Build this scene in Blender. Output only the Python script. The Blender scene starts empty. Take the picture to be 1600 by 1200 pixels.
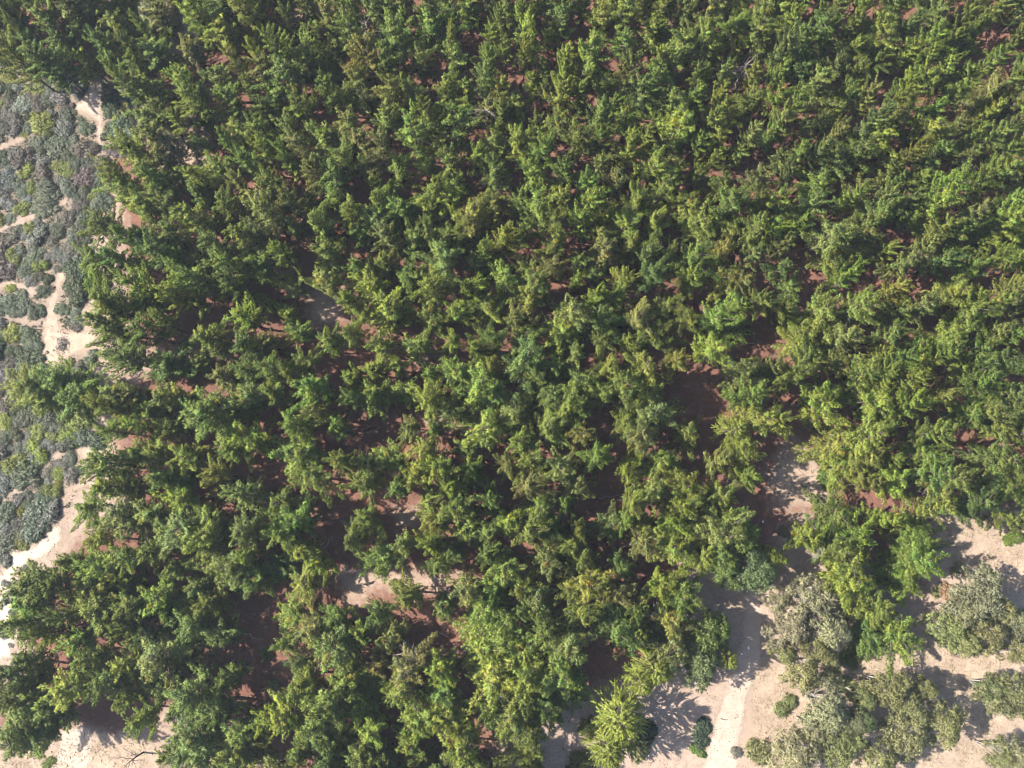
import bpy, math, random
import numpy as np
from mathutils import Vector, noise

random.seed(7)
rng = np.random.default_rng(7)
scene = bpy.context.scene
COL = scene.collection

# ------------------------------------------------------------------ camera
CAM_H = 86.0
TILT = math.radians(7.45)
FPX = 1300.0                       # focal length in photo pixels (photo is 1600 wide)
cam_data = bpy.data.cameras.new("camera")
cam_data.sensor_width = 36.0
cam_data.lens = 36.0 * FPX / 1600.0
cam_data.clip_start = 0.5
cam_data.clip_end = 2000.0
cam = bpy.data.objects.new("camera", cam_data)
cam.location = (0, 0, CAM_H)
cam.rotation_euler = (TILT, 0, 0)
COL.objects.link(cam)
scene.camera = cam

# ------------------------------------------------------------------ sky and sun
SUN_EL = math.radians(44)
SUN_TO = math.radians(174)         # compass angle (from +x, counter-clockwise) towards the sun
world = bpy.data.worlds.new("World")
scene.world = world
world.use_nodes = True
wn = world.node_tree
bg = wn.nodes["Background"]
sky = wn.nodes.new("ShaderNodeTexSky")
sky.sky_type = 'NISHITA'
sky.sun_disc = False
sky.sun_elevation = SUN_EL
sky.sun_rotation = math.radians(90) - SUN_TO
sky.altitude = 100
sky.air_density = 1.0
sky.dust_density = 1.2
wn.links.new(sky.outputs[0], bg.inputs[0])
bg.inputs[1].default_value = 0.095

sun_data = bpy.data.lights.new("sun", 'SUN')
sun_data.energy = 5.0
sun_data.angle = math.radians(0.53)
sun_data.color = (1.0, 0.93, 0.82)
sun = bpy.data.objects.new("sun", sun_data)
sdir = Vector((math.cos(SUN_EL) * math.cos(SUN_TO), math.cos(SUN_EL) * math.sin(SUN_TO), math.sin(SUN_EL)))
sun.rotation_euler = sdir.to_track_quat('Z', 'Y').to_euler()
sun.location = sdir * 100
COL.objects.link(sun)

scene.view_settings.view_transform = 'Standard'
scene.view_settings.look = 'None'
scene.view_settings.gamma = 1.0
scene.view_settings.exposure = 1.88
scene.view_settings.use_curve_mapping = False
scene.cycles.max_bounces = 3
scene.cycles.volume_bounces = 0
scene.cycles.filter_width = 1.1
scene.cycles.use_light_tree = False
scene.cycles.adaptive_threshold = 0.03
scene.cycles.diffuse_bounces = 2
scene.cycles.transmission_bounces = 2
scene.cycles.transparent_max_bounces = 4

# ------------------------------------------------------------------ helpers
CT, ST = math.cos(TILT), math.sin(TILT)


def px_world(u, v, z=0.0):
    """photo pixel -> the place on the level z it shows"""
    x, y = (u - 800.0) / FPX, -(v - 600.0) / FPX
    dy, dz = y * CT + ST, y * ST - CT
    t = (CAM_H - z) / (-dz)
    return x * t, dy * t


def world_px(x, y, z=0.0):
    zc = z - CAM_H
    yy = y * CT + zc * ST
    zz = -y * ST + zc * CT
    return 800 + FPX * x / -zz, 600 - FPX * yy / -zz


def hgt(x, y):
    return (0.22 * np.sin(x * 0.11 + 1) * np.cos(y * 0.09 + .4) + 0.10 * np.sin(x * 0.33 + y * 0.21)
            + 0.06 * np.sin(y * 0.55 - x * 0.4 + 2))


def mesh_np(name, verts, tris, mats, mat_idx=None, colors=None, smooth=False, normals=None):
    verts = np.asarray(verts, np.float32).reshape(-1, 3)
    tris = np.asarray(tris, np.int32)
    k = tris.shape[1]
    m = bpy.data.meshes.new(name)
    m.vertices.add(len(verts))
    m.vertices.foreach_set("co", verts.ravel())
    m.loops.add(len(tris) * k)
    m.loops.foreach_set("vertex_index", tris.ravel())
    m.polygons.add(len(tris))
    m.polygons.foreach_set("loop_start", np.arange(0, len(tris) * k, k, dtype=np.int32))
    m.polygons.foreach_set("loop_total", np.full(len(tris), k, np.int32))
    for mt in mats:
        m.materials.append(mt)
    if mat_idx is not None:
        m.polygons.foreach_set("material_index", np.asarray(mat_idx, np.int32))
    if smooth:
        m.polygons.foreach_set("use_smooth", np.ones(len(tris), bool))
    m.update(calc_edges=True)
    if colors is not None:
        a = m.attributes.new("shade", 'FLOAT_COLOR', 'POINT')
        c = np.ones((len(verts), 4), np.float32)
        c[:, :3] = colors
        a.data.foreach_set("color", c.ravel())
    if normals is not None:
        m.polygons.foreach_set("use_smooth", np.ones(len(tris), bool))
        m.normals_split_custom_set_from_vertices(np.asarray(normals, np.float32))
    return m


def link(name, data, parent=None, loc=(0, 0, 0), rot=(0, 0, 0), scale=(1, 1, 1)):
    o = bpy.data.objects.new(name, data)
    o.location, o.rotation_euler, o.scale = loc, rot, scale
    if parent is not None:
        o.parent = parent
    COL.objects.link(o)
    return o


def tag(o, label=None, cat=None, group=None, kind=None):
    for k, v in (("label", label), ("category", cat), ("group", group), ("kind", kind)):
        if v:
            o[k] = v
    return o


def unit(v):
    return v / (np.linalg.norm(v, axis=-1, keepdims=True) + 1e-9)


def tubes(segs, sides=4):
    """segs: list of (points Nx3, radii N) -> verts, quads"""
    V, Q, off = [], [], 0
    for P, R in segs:
        P = np.asarray(P, float)
        n = len(P)
        d = unit(np.gradient(P, axis=0))
        ref = np.where(np.abs(d[:, 2:3]) > .9, np.array([[1., 0, 0]]), np.array([[0, 0, 1.]]))
        a = unit(np.cross(d, ref))
        b = np.cross(d, a)
        th = np.arange(sides) * 2 * np.pi / sides
        ring = P[:, None, :] + np.asarray(R)[:, None, None] * (a[:, None, :] * np.cos(th)[None, :, None] + b[:, None, :] * np.sin(th)[None, :, None])
        V.append(ring.reshape(-1, 3))
        for i in range(n - 1):
            for j in range(sides):
                j2 = (j + 1) % sides
                Q.append((off + i * sides + j, off + i * sides + j2, off + (i + 1) * sides + j2, off + (i + 1) * sides + j))
        Q.append(tuple(off + (n - 1) * sides + j for j in range(sides))[:4] if sides == 4 else (off + (n - 1) * sides, off + (n - 1) * sides + 1, off + (n - 1) * sides + 2, off + (n - 1) * sides + 2))
        off += n * sides
    return np.concatenate(V), np.array(Q)


def blades(C, D, L, W, per, spread, r, axis_len, up=.35):
    """needle / leaf triangles: per tuft centre C (n,3) with axis D, `per` blades each leaving the axis at an angle.
    Returns verts, triangles and soft normals that follow the tuft's own round form."""
    n = len(C)
    N = n * per
    d = np.repeat(unit(D), per, 0)
    cc = np.repeat(C, per, 0)
    c = cc + d * (r.random((N, 1)) - .5) * np.repeat(axis_len, per)[:, None]
    rnd = r.normal(size=(N, 3))
    perp = unit(rnd - (rnd * d).sum(1, keepdims=True) * d)
    ang = spread * (0.35 + 0.65 * r.random((N, 1)))
    dirv = d * np.cos(ang) + perp * np.sin(ang)
    w = unit(np.cross(dirv, r.normal(size=(N, 3))))
    l = np.repeat(L, per)[:, None] * (0.7 + 0.6 * r.random((N, 1)))
    ww = W * (0.7 + 0.6 * r.random((N, 1)))
    v0 = c + w * ww * .5 + dirv * l * .12
    v1 = c - w * ww * .5 + dirv * l * .12
    v2 = c + dirv * l
    nrm = unit(dirv * .75 + d * .25 + np.array([0, 0, up]) + r.normal(0, .26, (N, 3)))
    geo = np.cross(v1 - v0, v2 - v0)
    flip = (geo * nrm).sum(1) < 0
    v0[flip], v1[flip] = v1[flip].copy(), v0[flip].copy()
    V = np.stack([v0, v1, v2], 1).reshape(-1, 3)
    return V, np.arange(N * 3).reshape(-1, 3), np.repeat(nrm, 3, 0)


# ------------------------------------------------------------------ materials
def new_mat(name):
    m = bpy.data.materials.new(name)
    m.use_nodes = True
    nt = m.node_tree
    nt.nodes.clear()
    out = nt.nodes.new("ShaderNodeOutputMaterial")
    return m, nt, out


def N(nt, t, **kw):
    n = nt.nodes.new(t)
    for k, v in kw.items():
        setattr(n, k, v)
    return n


def mixc(nt, fac, a, b, blend='MIX'):
    n = N(nt, "ShaderNodeMix", data_type='RGBA', blend_type=blend)
    for sock, val in ((0, fac), (6, a), (7, b)):
        if hasattr(val, "links"):
            nt.links.new(val, n.inputs[sock])
        elif sock == 0:
            n.inputs[0].default_value = val
        else:
            n.inputs[sock].default_value = (*val, 1)
    return n.outputs[2]


def tex(nt, scale, detail=4, rough=.55, vec=None, typ="ShaderNodeTexNoise"):
    n = N(nt, typ)
    n.inputs["Scale"].default_value = scale
    if "Detail" in n.inputs:
        n.inputs["Detail"].default_value = detail
    if "Roughness" in n.inputs:
        n.inputs["Roughness"].default_value = rough
    if vec is not None:
        nt.links.new(vec, n.inputs["Vector"])
    return n


def ramp(nt, fac, stops):
    n = N(nt, "ShaderNodeValToRGB")
    e = n.color_ramp.elements
    while len(e) < len(stops):
        e.new(.5)
    for i, (p, c) in enumerate(stops):
        e[i].position = p
        e[i].color = (*c, 1) if len(c) == 3 else c
    nt.links.new(fac, n.inputs[0])
    return n.outputs[0]


def foliage_mat(name, transl=.3, rough=.55, spec=.25):
    m, nt, out = new_mat(name)
    at = N(nt, "ShaderNodeAttribute", attribute_type='INSTANCER', attribute_name="tint")
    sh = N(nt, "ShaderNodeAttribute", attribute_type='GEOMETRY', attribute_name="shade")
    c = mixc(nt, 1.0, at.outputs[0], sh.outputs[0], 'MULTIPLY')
    bs = N(nt, "ShaderNodeBsdfPrincipled")
    bs.inputs["Roughness"].default_value = rough
    bs.inputs["Specular IOR Level"].default_value = spec
    nt.links.new(c, bs.inputs["Base Color"])
    tr = N(nt, "ShaderNodeBsdfTranslucent")
    c2 = mixc(nt, 1.0, c, (1.25, 1.3, .7), 'MULTIPLY')
    nt.links.new(c2, tr.inputs[0])
    mx = N(nt, "ShaderNodeMixShader")
    mx.inputs[0].default_value = transl
    nt.links.new(bs.outputs[0], mx.inputs[1])
    nt.links.new(tr.outputs[0], mx.inputs[2])
    nt.links.new(mx.outputs[0], out.inputs[0])
    return m


def plain_mat(name, c1, c2, scale=3, rough=.85, bump=.3, coord="Object"):
    m, nt, out = new_mat(name)
    tc = N(nt, "ShaderNodeTexCoord")
    n1 = tex(nt, scale, 5, .6, tc.outputs[coord])
    c = ramp(nt, n1.outputs[0], [(.35, c1), (.65, c2)])
    bs = N(nt, "ShaderNodeBsdfPrincipled")
    bs.inputs["Roughness"].default_value = rough
    bs.inputs["Specular IOR Level"].default_value = .2
    nt.links.new(c, bs.inputs["Base Color"])
    bp = N(nt, "ShaderNodeBump")
    bp.inputs["Strength"].default_value = bump
    nt.links.new(n1.outputs[0], bp.inputs["Height"])
    nt.links.new(bp.outputs[0], bs.inputs["Normal"])
    nt.links.new(bs.outputs[0], out.inputs[0])
    return m


M_needle = foliage_mat("pine_needles", .28)
M_leaf = foliage_mat("leaves", .25)
M_bark = plain_mat("pine_bark", (.055, .042, .034), (.11, .085, .068), 6)
M_pale = plain_mat("pale_bark", (.19, .17, .15), (.33, .30, .27), 3)
M_dead = plain_mat("dead_wood", (.13, .11, .10), (.26, .23, .21), 5)
M_char = plain_mat("dark_wood", (.05, .04, .04), (.12, .10, .09), 5)
M_white = plain_mat("white_plastic", (.78, .78, .8), (.86, .86, .88), 4, .4)
M_stone = plain_mat("stone", (.12, .10, .09), (.24, .2, .17), 6)


def ground_mat():
    m, nt, out = new_mat("ground_soil")
    tc = N(nt, "ShaderNodeTexCoord")
    V = tc.outputs["Object"]
    cov = N(nt, "ShaderNodeAttribute", attribute_type='GEOMETRY', attribute_name="cover")
    sep = N(nt, "ShaderNodeSeparateColor")
    nt.links.new(cov.outputs[0], sep.inputs[0])
    big = tex(nt, .22, 5, .6, V)
    mid = tex(nt, 1.6, 6, .65, V)
    fine = tex(nt, 5.5, 5, .75, V)
    speck = tex(nt, 14, 2, .6, V)
    patch = tex(nt, .55, 6, .7, V)
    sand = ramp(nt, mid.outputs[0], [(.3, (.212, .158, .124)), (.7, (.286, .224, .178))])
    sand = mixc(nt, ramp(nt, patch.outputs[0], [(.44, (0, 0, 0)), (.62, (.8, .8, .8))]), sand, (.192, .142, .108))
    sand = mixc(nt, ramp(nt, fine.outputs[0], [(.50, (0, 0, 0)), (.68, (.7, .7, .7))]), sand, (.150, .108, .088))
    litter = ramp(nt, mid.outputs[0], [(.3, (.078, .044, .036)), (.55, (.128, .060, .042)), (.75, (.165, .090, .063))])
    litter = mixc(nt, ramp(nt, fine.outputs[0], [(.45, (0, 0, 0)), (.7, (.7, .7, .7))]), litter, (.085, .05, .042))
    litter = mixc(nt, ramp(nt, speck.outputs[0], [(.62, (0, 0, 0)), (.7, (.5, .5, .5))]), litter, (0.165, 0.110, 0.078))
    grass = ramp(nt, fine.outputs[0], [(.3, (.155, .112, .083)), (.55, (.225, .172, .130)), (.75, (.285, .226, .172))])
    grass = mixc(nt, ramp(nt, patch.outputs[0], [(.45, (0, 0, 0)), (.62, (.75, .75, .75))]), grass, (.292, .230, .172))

    def wobble(chan, amt):
        a = N(nt, "ShaderNodeMath", operation='ADD')
        s = N(nt, "ShaderNodeMath", operation='MULTIPLY_ADD')
        nt.links.new(mid.outputs[0], s.inputs[0])
        s.inputs[1].default_value = amt
        s.inputs[2].default_value = -amt * .5
        nt.links.new(sep.outputs[chan], a.inputs[0])
        nt.links.new(s.outputs[0], a.inputs[1])
        return ramp(nt, a.outputs[0], [(.22, (0, 0, 0)), (.78, (1, 1, 1))])
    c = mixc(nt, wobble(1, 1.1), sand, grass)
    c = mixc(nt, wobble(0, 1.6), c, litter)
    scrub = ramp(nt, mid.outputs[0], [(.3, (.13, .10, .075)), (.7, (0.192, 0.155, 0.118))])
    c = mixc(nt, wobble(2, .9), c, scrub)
    bs = N(nt, "ShaderNodeBsdfPrincipled")
    bs.inputs["Roughness"].default_value = .95
    bs.inputs["Specular IOR Level"].default_value = .1
    nt.links.new(c, bs.inputs["Base Color"])
    b1 = N(nt, "ShaderNodeBump")
    b1.inputs["Strength"].default_value = .5
    b1.inputs["Distance"].default_value = .12
    nt.links.new(fine.outputs[0], b1.inputs["Height"])
    nt.links.new(b1.outputs[0], bs.inputs["Normal"])
    nt.links.new(bs.outputs[0], out.inputs[0])
    return m


def path_mat(name, c1, c2, c3):
    m, nt, out = new_mat(name)
    tc = N(nt, "ShaderNodeTexCoord")
    V = tc.outputs["Object"]
    mid = tex(nt, 1.2, 6, .6, V)
    fine = tex(nt, 9, 4, .7, V)
    foot = tex(nt, 4.5, 3, .8, V)
    c = ramp(nt, mid.outputs[0], [(.35, c1), (.65, c2)])
    c = mixc(nt, ramp(nt, fine.outputs[0], [(.50, (0, 0, 0)), (.72, (.75, .75, .75))]), c, c3)
    bs = N(nt, "ShaderNodeBsdfPrincipled")
    bs.inputs["Roughness"].default_value = .95
    bs.inputs["Specular IOR Level"].default_value = .1
    nt.links.new(c, bs.inputs["Base Color"])
    b0 = N(nt, "ShaderNodeBump")
    b0.inputs["Strength"].default_value = .5
    b0.inputs["Distance"].default_value = .07
    nt.links.new(foot.outputs[0], b0.inputs["Height"])
    b1 = N(nt, "ShaderNodeBump")
    b1.inputs["Strength"].default_value = .45
    b1.inputs["Distance"].default_value = .08
    nt.links.new(fine.outputs[0], b1.inputs["Height"])
    nt.links.new(b0.outputs[0], b1.inputs["Normal"])
    nt.links.new(b1.outputs[0], bs.inputs["Normal"])
    # the trodden layer thins out to nothing at its rim
    rim = N(nt, "ShaderNodeAttribute", attribute_type='GEOMETRY', attribute_name="rim")
    s_ = N(nt, "ShaderNodeMath", operation='MULTIPLY_ADD')
    nt.links.new(fine.outputs[0], s_.inputs[0])
    s_.inputs[1].default_value = 2.4
    s_.inputs[2].default_value = -1.2
    ad = N(nt, "ShaderNodeMath", operation='ADD')
    nt.links.new(rim.outputs["Fac"], ad.inputs[0])
    nt.links.new(s_.outputs[0], ad.inputs[1])
    al0 = ramp(nt, ad.outputs[0], [(.495, (0, 0, 0)), (.505, (1, 1, 1))])
    al1 = ramp(nt, rim.outputs["Fac"], [(.03, (0, 0, 0)), (.04, (1, 1, 1))])
    al = mixc(nt, 1.0, al0, al1, 'MULTIPLY')
    tp = N(nt, "ShaderNodeBsdfTransparent")
    mx = N(nt, "ShaderNodeMixShader")
    nt.links.new(al, mx.inputs[0])
    nt.links.new(tp.outputs[0], mx.inputs[1])
    nt.links.new(bs.outputs[0], mx.inputs[2])
    nt.links.new(mx.outputs[0], out.inputs[0])
    return m


M_white_sand = path_mat("pale_sand", (.34, .275, .215), (.41, .335, .27), (.24, .185, .14))  # paler tone than the other dune sand sheets
M_trail = path_mat("trail_sand", (.200, .150, .115), (.255, .198, .155), (.140, .106, .082))
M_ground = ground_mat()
M_path = path_mat("trodden_sand", (.290, .224, .180), (.335, .266, .216), (.215, .158, .124))
M_dune = path_mat("dune_sand", (.245, .184, .138), (.310, .242, .188), (.180, .134, .102))

# ------------------------------------------------------------------ ground: where sand, litter, scrub lie
# outlines read off the ground in photo pixels, turned into places on the ground at once
SCRUB = [(-220, 85), (60, 92), (100, 102), (130, 118), (148, 128), (235, 130), (235, 215), (175, 240), (155, 330), (140, 400), (125, 500),
         (150, 560), (130, 620), (150, 690), (110, 790), (20, 880), (-20, 960), (-40, 1110), (20, 1160), (20, 1260), (-220, 1260)]
SAND = [
    [(150, 118), (158, 150), (161, 200), (159, 240), (150, 238), (148, 190), (140, 178), (112, 176), (110, 165), (132, 150)],
    [(134, 324), (163, 320), (163, 342), (138, 343)], [(156, 370), (172, 368), (170, 384), (158, 384)],
    [(92, 415), (104, 418), (98, 450), (88, 480), (97, 516), (142, 514), (158, 525), (205, 537), (208, 562), (168, 574), (156, 550), (140, 549), (112, 556),
     (82, 574), (56, 572), (64, 530), (66, 505), (72, 480), (82, 450)],
    [(8, 488), (26, 496), (66, 500), (66, 508), (28, 505), (8, 496)],
    [(70, 205), (86, 208), (104, 218), (100, 223), (82, 214)],
    [(112, 697), (146, 694), (152, 716), (140, 735), (150, 752), (182, 780), (180, 798), (160, 790), (138, 762), (118, 770), (95, 796), (88, 790), (104, 764), (131, 744), (128, 722)],
    [(88, 815), (102, 822), (98, 850), (62, 878), (32, 892), (18, 922), (40, 945), (26, 1000), (20, 1030), (-40, 1040), (-40, 935), (4, 890), (22, 858), (50, 855), (72, 832)],
    [(-60, 1180), (30, 1148), (90, 1136), (130, 1132), (180, 1146), (232, 1132), (262, 1100), (300, 1120), (420, 1135), (410, 1260), (-60, 1270)],
    [(480, 445), (532, 452), (536, 505), (480, 510)], [(422, 410), (466, 418), (462, 436), (426, 430)],
    [(515, 890), (640, 885), (720, 892), (725, 918), (650, 928), (585, 922), (560, 955), (540, 950), (530, 915)],
    [(655, 648), (700, 640), (712, 668), (670, 668)], [(615, 795), (668, 790), (672, 822), (620, 826)],
    [(650, 545), (705, 548), (702, 566), (655, 564)],
]
SAND_LIGHT_FOREST = [[(1240, 680), (1320, 745), (1290, 795), (1240, 800), (1180, 880), (1060, 870), (1040, 1010), (1000, 1050), (900, 1080), (780, 1120), (760, 1260),
                     (1900, 1260), (1900, 780), (1620, 790), (1450, 795), (1440, 920), (1380, 900), (1330, 820), (1300, 800), (1210, 790), (1200, 740)],
                     [(120, 300), (190, 300), (200, 420), (215, 540), (330, 545), (330, 560), (190, 600), (190, 700), (215, 800), (120, 850), (60, 960), (30, 1110), (-80, 1110), (-80, 900), (60, 780), (100, 600), (100, 420)],
                     [(250, 40), (300, 40), (300, 85), (245, 85)], [(140, 0), (180, 0), (180, 22), (140, 22)],
                     [(270, 200), (330, 200), (330, 290), (235, 290), (235, 240)], [(455, 0), (500, 0), (500, 30), (460, 30)]]
GRASS = [[(1180, 1040), (1290, 1010), (1420, 980), (1500, 1010), (1900, 1000), (1900, 1260), (1160, 1260)], [(1440, 790), (1900, 780), (1900, 960), (1560, 920), (1500, 900)],
         [(0, 1175), (250, 1150), (300, 1260), (-60, 1260)]]
SHADY = [[(360, 900), (450, 880), (520, 930), (460, 1100), (380, 1130), (330, 1050)]]


def to_world(poly):
    return np.array([px_world(u, v) for u, v in poly])


def poly_sd(pts, poly):
    """signed distance (inside positive) of points (n,2) to polygon"""
    a, b = poly, np.roll(poly, -1, 0)
    best = np.full(len(pts), 1e9)
    ins = np.zeros(len(pts), bool)
    for (x0, y0), (x1, y1) in zip(a, b):
        ex, ey = x1 - x0, y1 - y0
        t = np.clip(((pts[:, 0] - x0) * ex + (pts[:, 1] - y0) * ey) / (ex * ex + ey * ey + 1e-9), 0, 1)
        d = np.hypot(pts[:, 0] - x0 - t * ex, pts[:, 1] - y0 - t * ey)
        best = np.minimum(best, d)
        cond = (y0 > pts[:, 1]) != (y1 > pts[:, 1])
        with np.errstate(divide='ignore', invalid='ignore'):
            xi = (x1 - x0) * (pts[:, 1] - y0) / (y1 - y0) + x0
        ins ^= cond & (pts[:, 0] < xi)
    return np.where(ins, best, -best)


W_SCRUB = to_world(SCRUB)
TRAILS = [[(-40, 368), (-10, 358), (22, 346), (48, 335), (76, 328), (102, 308), (104, 314), (80, 335), (50, 342), (24, 353), (-8, 366), (-40, 376)],
          [(-40, 232), (0, 226), (30, 214), (52, 200), (72, 204), (72, 209), (53, 207), (32, 221), (2, 233), (-40, 240)],
          [(20, 770), (48, 748), (66, 722), (92, 706), (114, 698), (114, 704), (95, 713), (70, 729), (52, 754), (24, 777)],
          [(60, 470), (40, 452), (10, 446), (-40, 452), (-40, 446), (10, 439), (42, 445), (66, 464)]]
W_SAND = [to_world(p) for p in SAND[:9] + TRAILS]
W_THIN = [to_world(p) for p in SAND[9:]]
W_SLF = [to_world(p) for p in SAND_LIGHT_FOREST]
W_GRASS = [to_world(p) for p in GRASS]


def max_sd(pts, polys):
    r = np.full(len(pts), -1e9)
    for p in polys:
        r = np.maximum(r, poly_sd(pts, p))
    return r


def sstep(d, w):
    return np.clip(d / (2 * w) + .5, 0, 1)


def cover_at(pts):
    sc = sstep(poly_sd(pts, W_SCRUB), 1.0)
    sa = np.maximum(sstep(max_sd(pts, W_SAND), .8), .85 * sstep(max_sd(pts, W_THIN), 1.3))
    sl = sstep(max_sd(pts, W_SLF), 1.6)
    gr = sstep(max_sd(pts, W_GRASS), 1.6)
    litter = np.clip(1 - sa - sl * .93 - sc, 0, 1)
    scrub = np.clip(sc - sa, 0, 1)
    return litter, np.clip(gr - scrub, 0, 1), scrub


def build_ground():
    def axis(lo, hi, step, far):
        core = np.arange(lo, hi + step / 2, step)
        ext, s, p = [], step, hi
        while p < far:
            s *= 1.5
            p += s
            ext.append(p)
        ext2, s, p = [], step, lo
        while p > -far:
            s *= 1.5
            p -= s
            ext2.append(p)
        return np.concatenate([ext2[::-1], core, ext])
    xs, ys = axis(-76, 76, .4, 900), axis(-50, 74, .4, 900)
    X, Y = np.meshgrid(xs, ys)
    Z = hgt(X, Y)
    fade = np.clip(1 - (np.maximum(np.abs(X), np.abs(Y)) - 90) / 60, 0, 1)
    Z *= fade
    nx, ny = len(xs), len(ys)
    V = np.stack([X, Y, Z], -1).reshape(-1, 3)
    i = np.arange((ny - 1) * (nx - 1))
    r, c = i // (nx - 1), i % (nx - 1)
    a = r * nx + c
    Q = np.stack([a, a + 1, a + 1 + nx, a + nx], 1)
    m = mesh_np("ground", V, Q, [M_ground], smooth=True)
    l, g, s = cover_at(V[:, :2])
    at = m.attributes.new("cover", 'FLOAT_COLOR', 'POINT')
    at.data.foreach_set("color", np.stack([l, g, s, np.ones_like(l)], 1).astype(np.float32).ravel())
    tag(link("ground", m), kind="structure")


build_ground()


def sheet(name, poly_px, mat, lift, jit=.25, step=.2, soft=.9):
    """an uneven-edged sheet of sand lying on the ground inside an outline"""
    P = to_world(poly_px)
    # densify and roughen the edge
    E = []
    n = len(P)
    for k in range(n):
        a, b = P[k], P[(k + 1) % n]
        L = np.hypot(*(b - a))
        s = max(1, int(L / step))
        for q in range(s):
            E.append(a + (b - a) * q / s)
    E = np.array(E)
    for _ in range(3):
        E = (np.roll(E, 1, 0) + 2 * E + np.roll(E, -1, 0)) / 4
    nrm = unit(np.roll(E, -1, 0) - np.roll(E, 1, 0))
    nrm = np.stack([nrm[:, 1], -nrm[:, 0]], 1)
    w = np.array([noise.noise((x * .9, y * .9, 3)) + .6 * noise.noise((x * 2.7, y * 2.7, 9)) for x, y in E])
    area = .5 * np.sum(E[:, 0] * np.roll(E[:, 1], -1) - np.roll(E[:, 0], -1) * E[:, 1])
    E = E + nrm * (w[:, None] * jit + (.22 if area > 0 else -.22))
    lo, hi = E.min(0), E.max(0)
    xs, ys = np.arange(lo[0] - step, hi[0] + step, step), np.arange(lo[1] - step, hi[1] + step, step)
    X, Y = np.meshgrid(xs, ys)
    pts = np.stack([X.ravel(), Y.ravel()], 1)
    sd = poly_sd(pts, E)
    nx = len(xs)
    ok = sd >= -.02
    idx = -np.ones(len(pts), int)
    q = []
    for r in range(len(ys) - 1):
        for c in range(nx - 1):
            a = r * nx + c
            f = (a, a + 1, a + 1 + nx, a + nx)
            if all(ok[v] for v in f):
                q.append(f)
    q = np.array(q)
    used = np.unique(q)
    idx[used] = np.arange(len(used))
    V = np.column_stack([pts[used], hgt(pts[used, 0], pts[used, 1]) + lift])
    m = mesh_np(name, V, idx[q], [mat], smooth=True)
    at = m.attributes.new("rim", 'FLOAT', 'POINT')
    at.data.foreach_set("value", np.clip(np.maximum(sd[used], 0) / soft, 0, 1).astype(np.float32))
    return tag(link(name, m), kind="structure")


sheet("sandy_path", [(1165, 900), (1190, 905), (1196, 960), (1192, 1030), (1178, 1070), (1165, 1110), (1160, 1150), (1154, 1250), (1082, 1250), (1098, 1180), (1110, 1140), (1128, 1090), (1148, 1040), (1160, 970)], M_path, .012, .45)
sheet("sandy_path", SAND[0], M_path, .012)
sheet("dune_sand_path", SAND[3], M_dune, .012)
sheet("dune_sand_path", SAND[6], M_dune, .012)
sheet("dune_sand_path", SAND[7], M_white_sand, .012, .4)
sheet("dune_sand_path", SAND[4], M_dune, .016, .12)
sheet("sandy_path", SAND[5], M_path, .012, .12)
for tr in TRAILS:
    sheet("dune_trail", tr, M_trail, .014, .1, .15, .3)
sheet("sandy_track", [(95, 1135), (140, 1130), (150, 1160), (128, 1260), (60, 1260), (84, 1180)], M_path, .012, .35)


# ------------------------------------------------------------------ plants: prototypes
PINE_H, PINE_R = 8.0, 2.0


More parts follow.
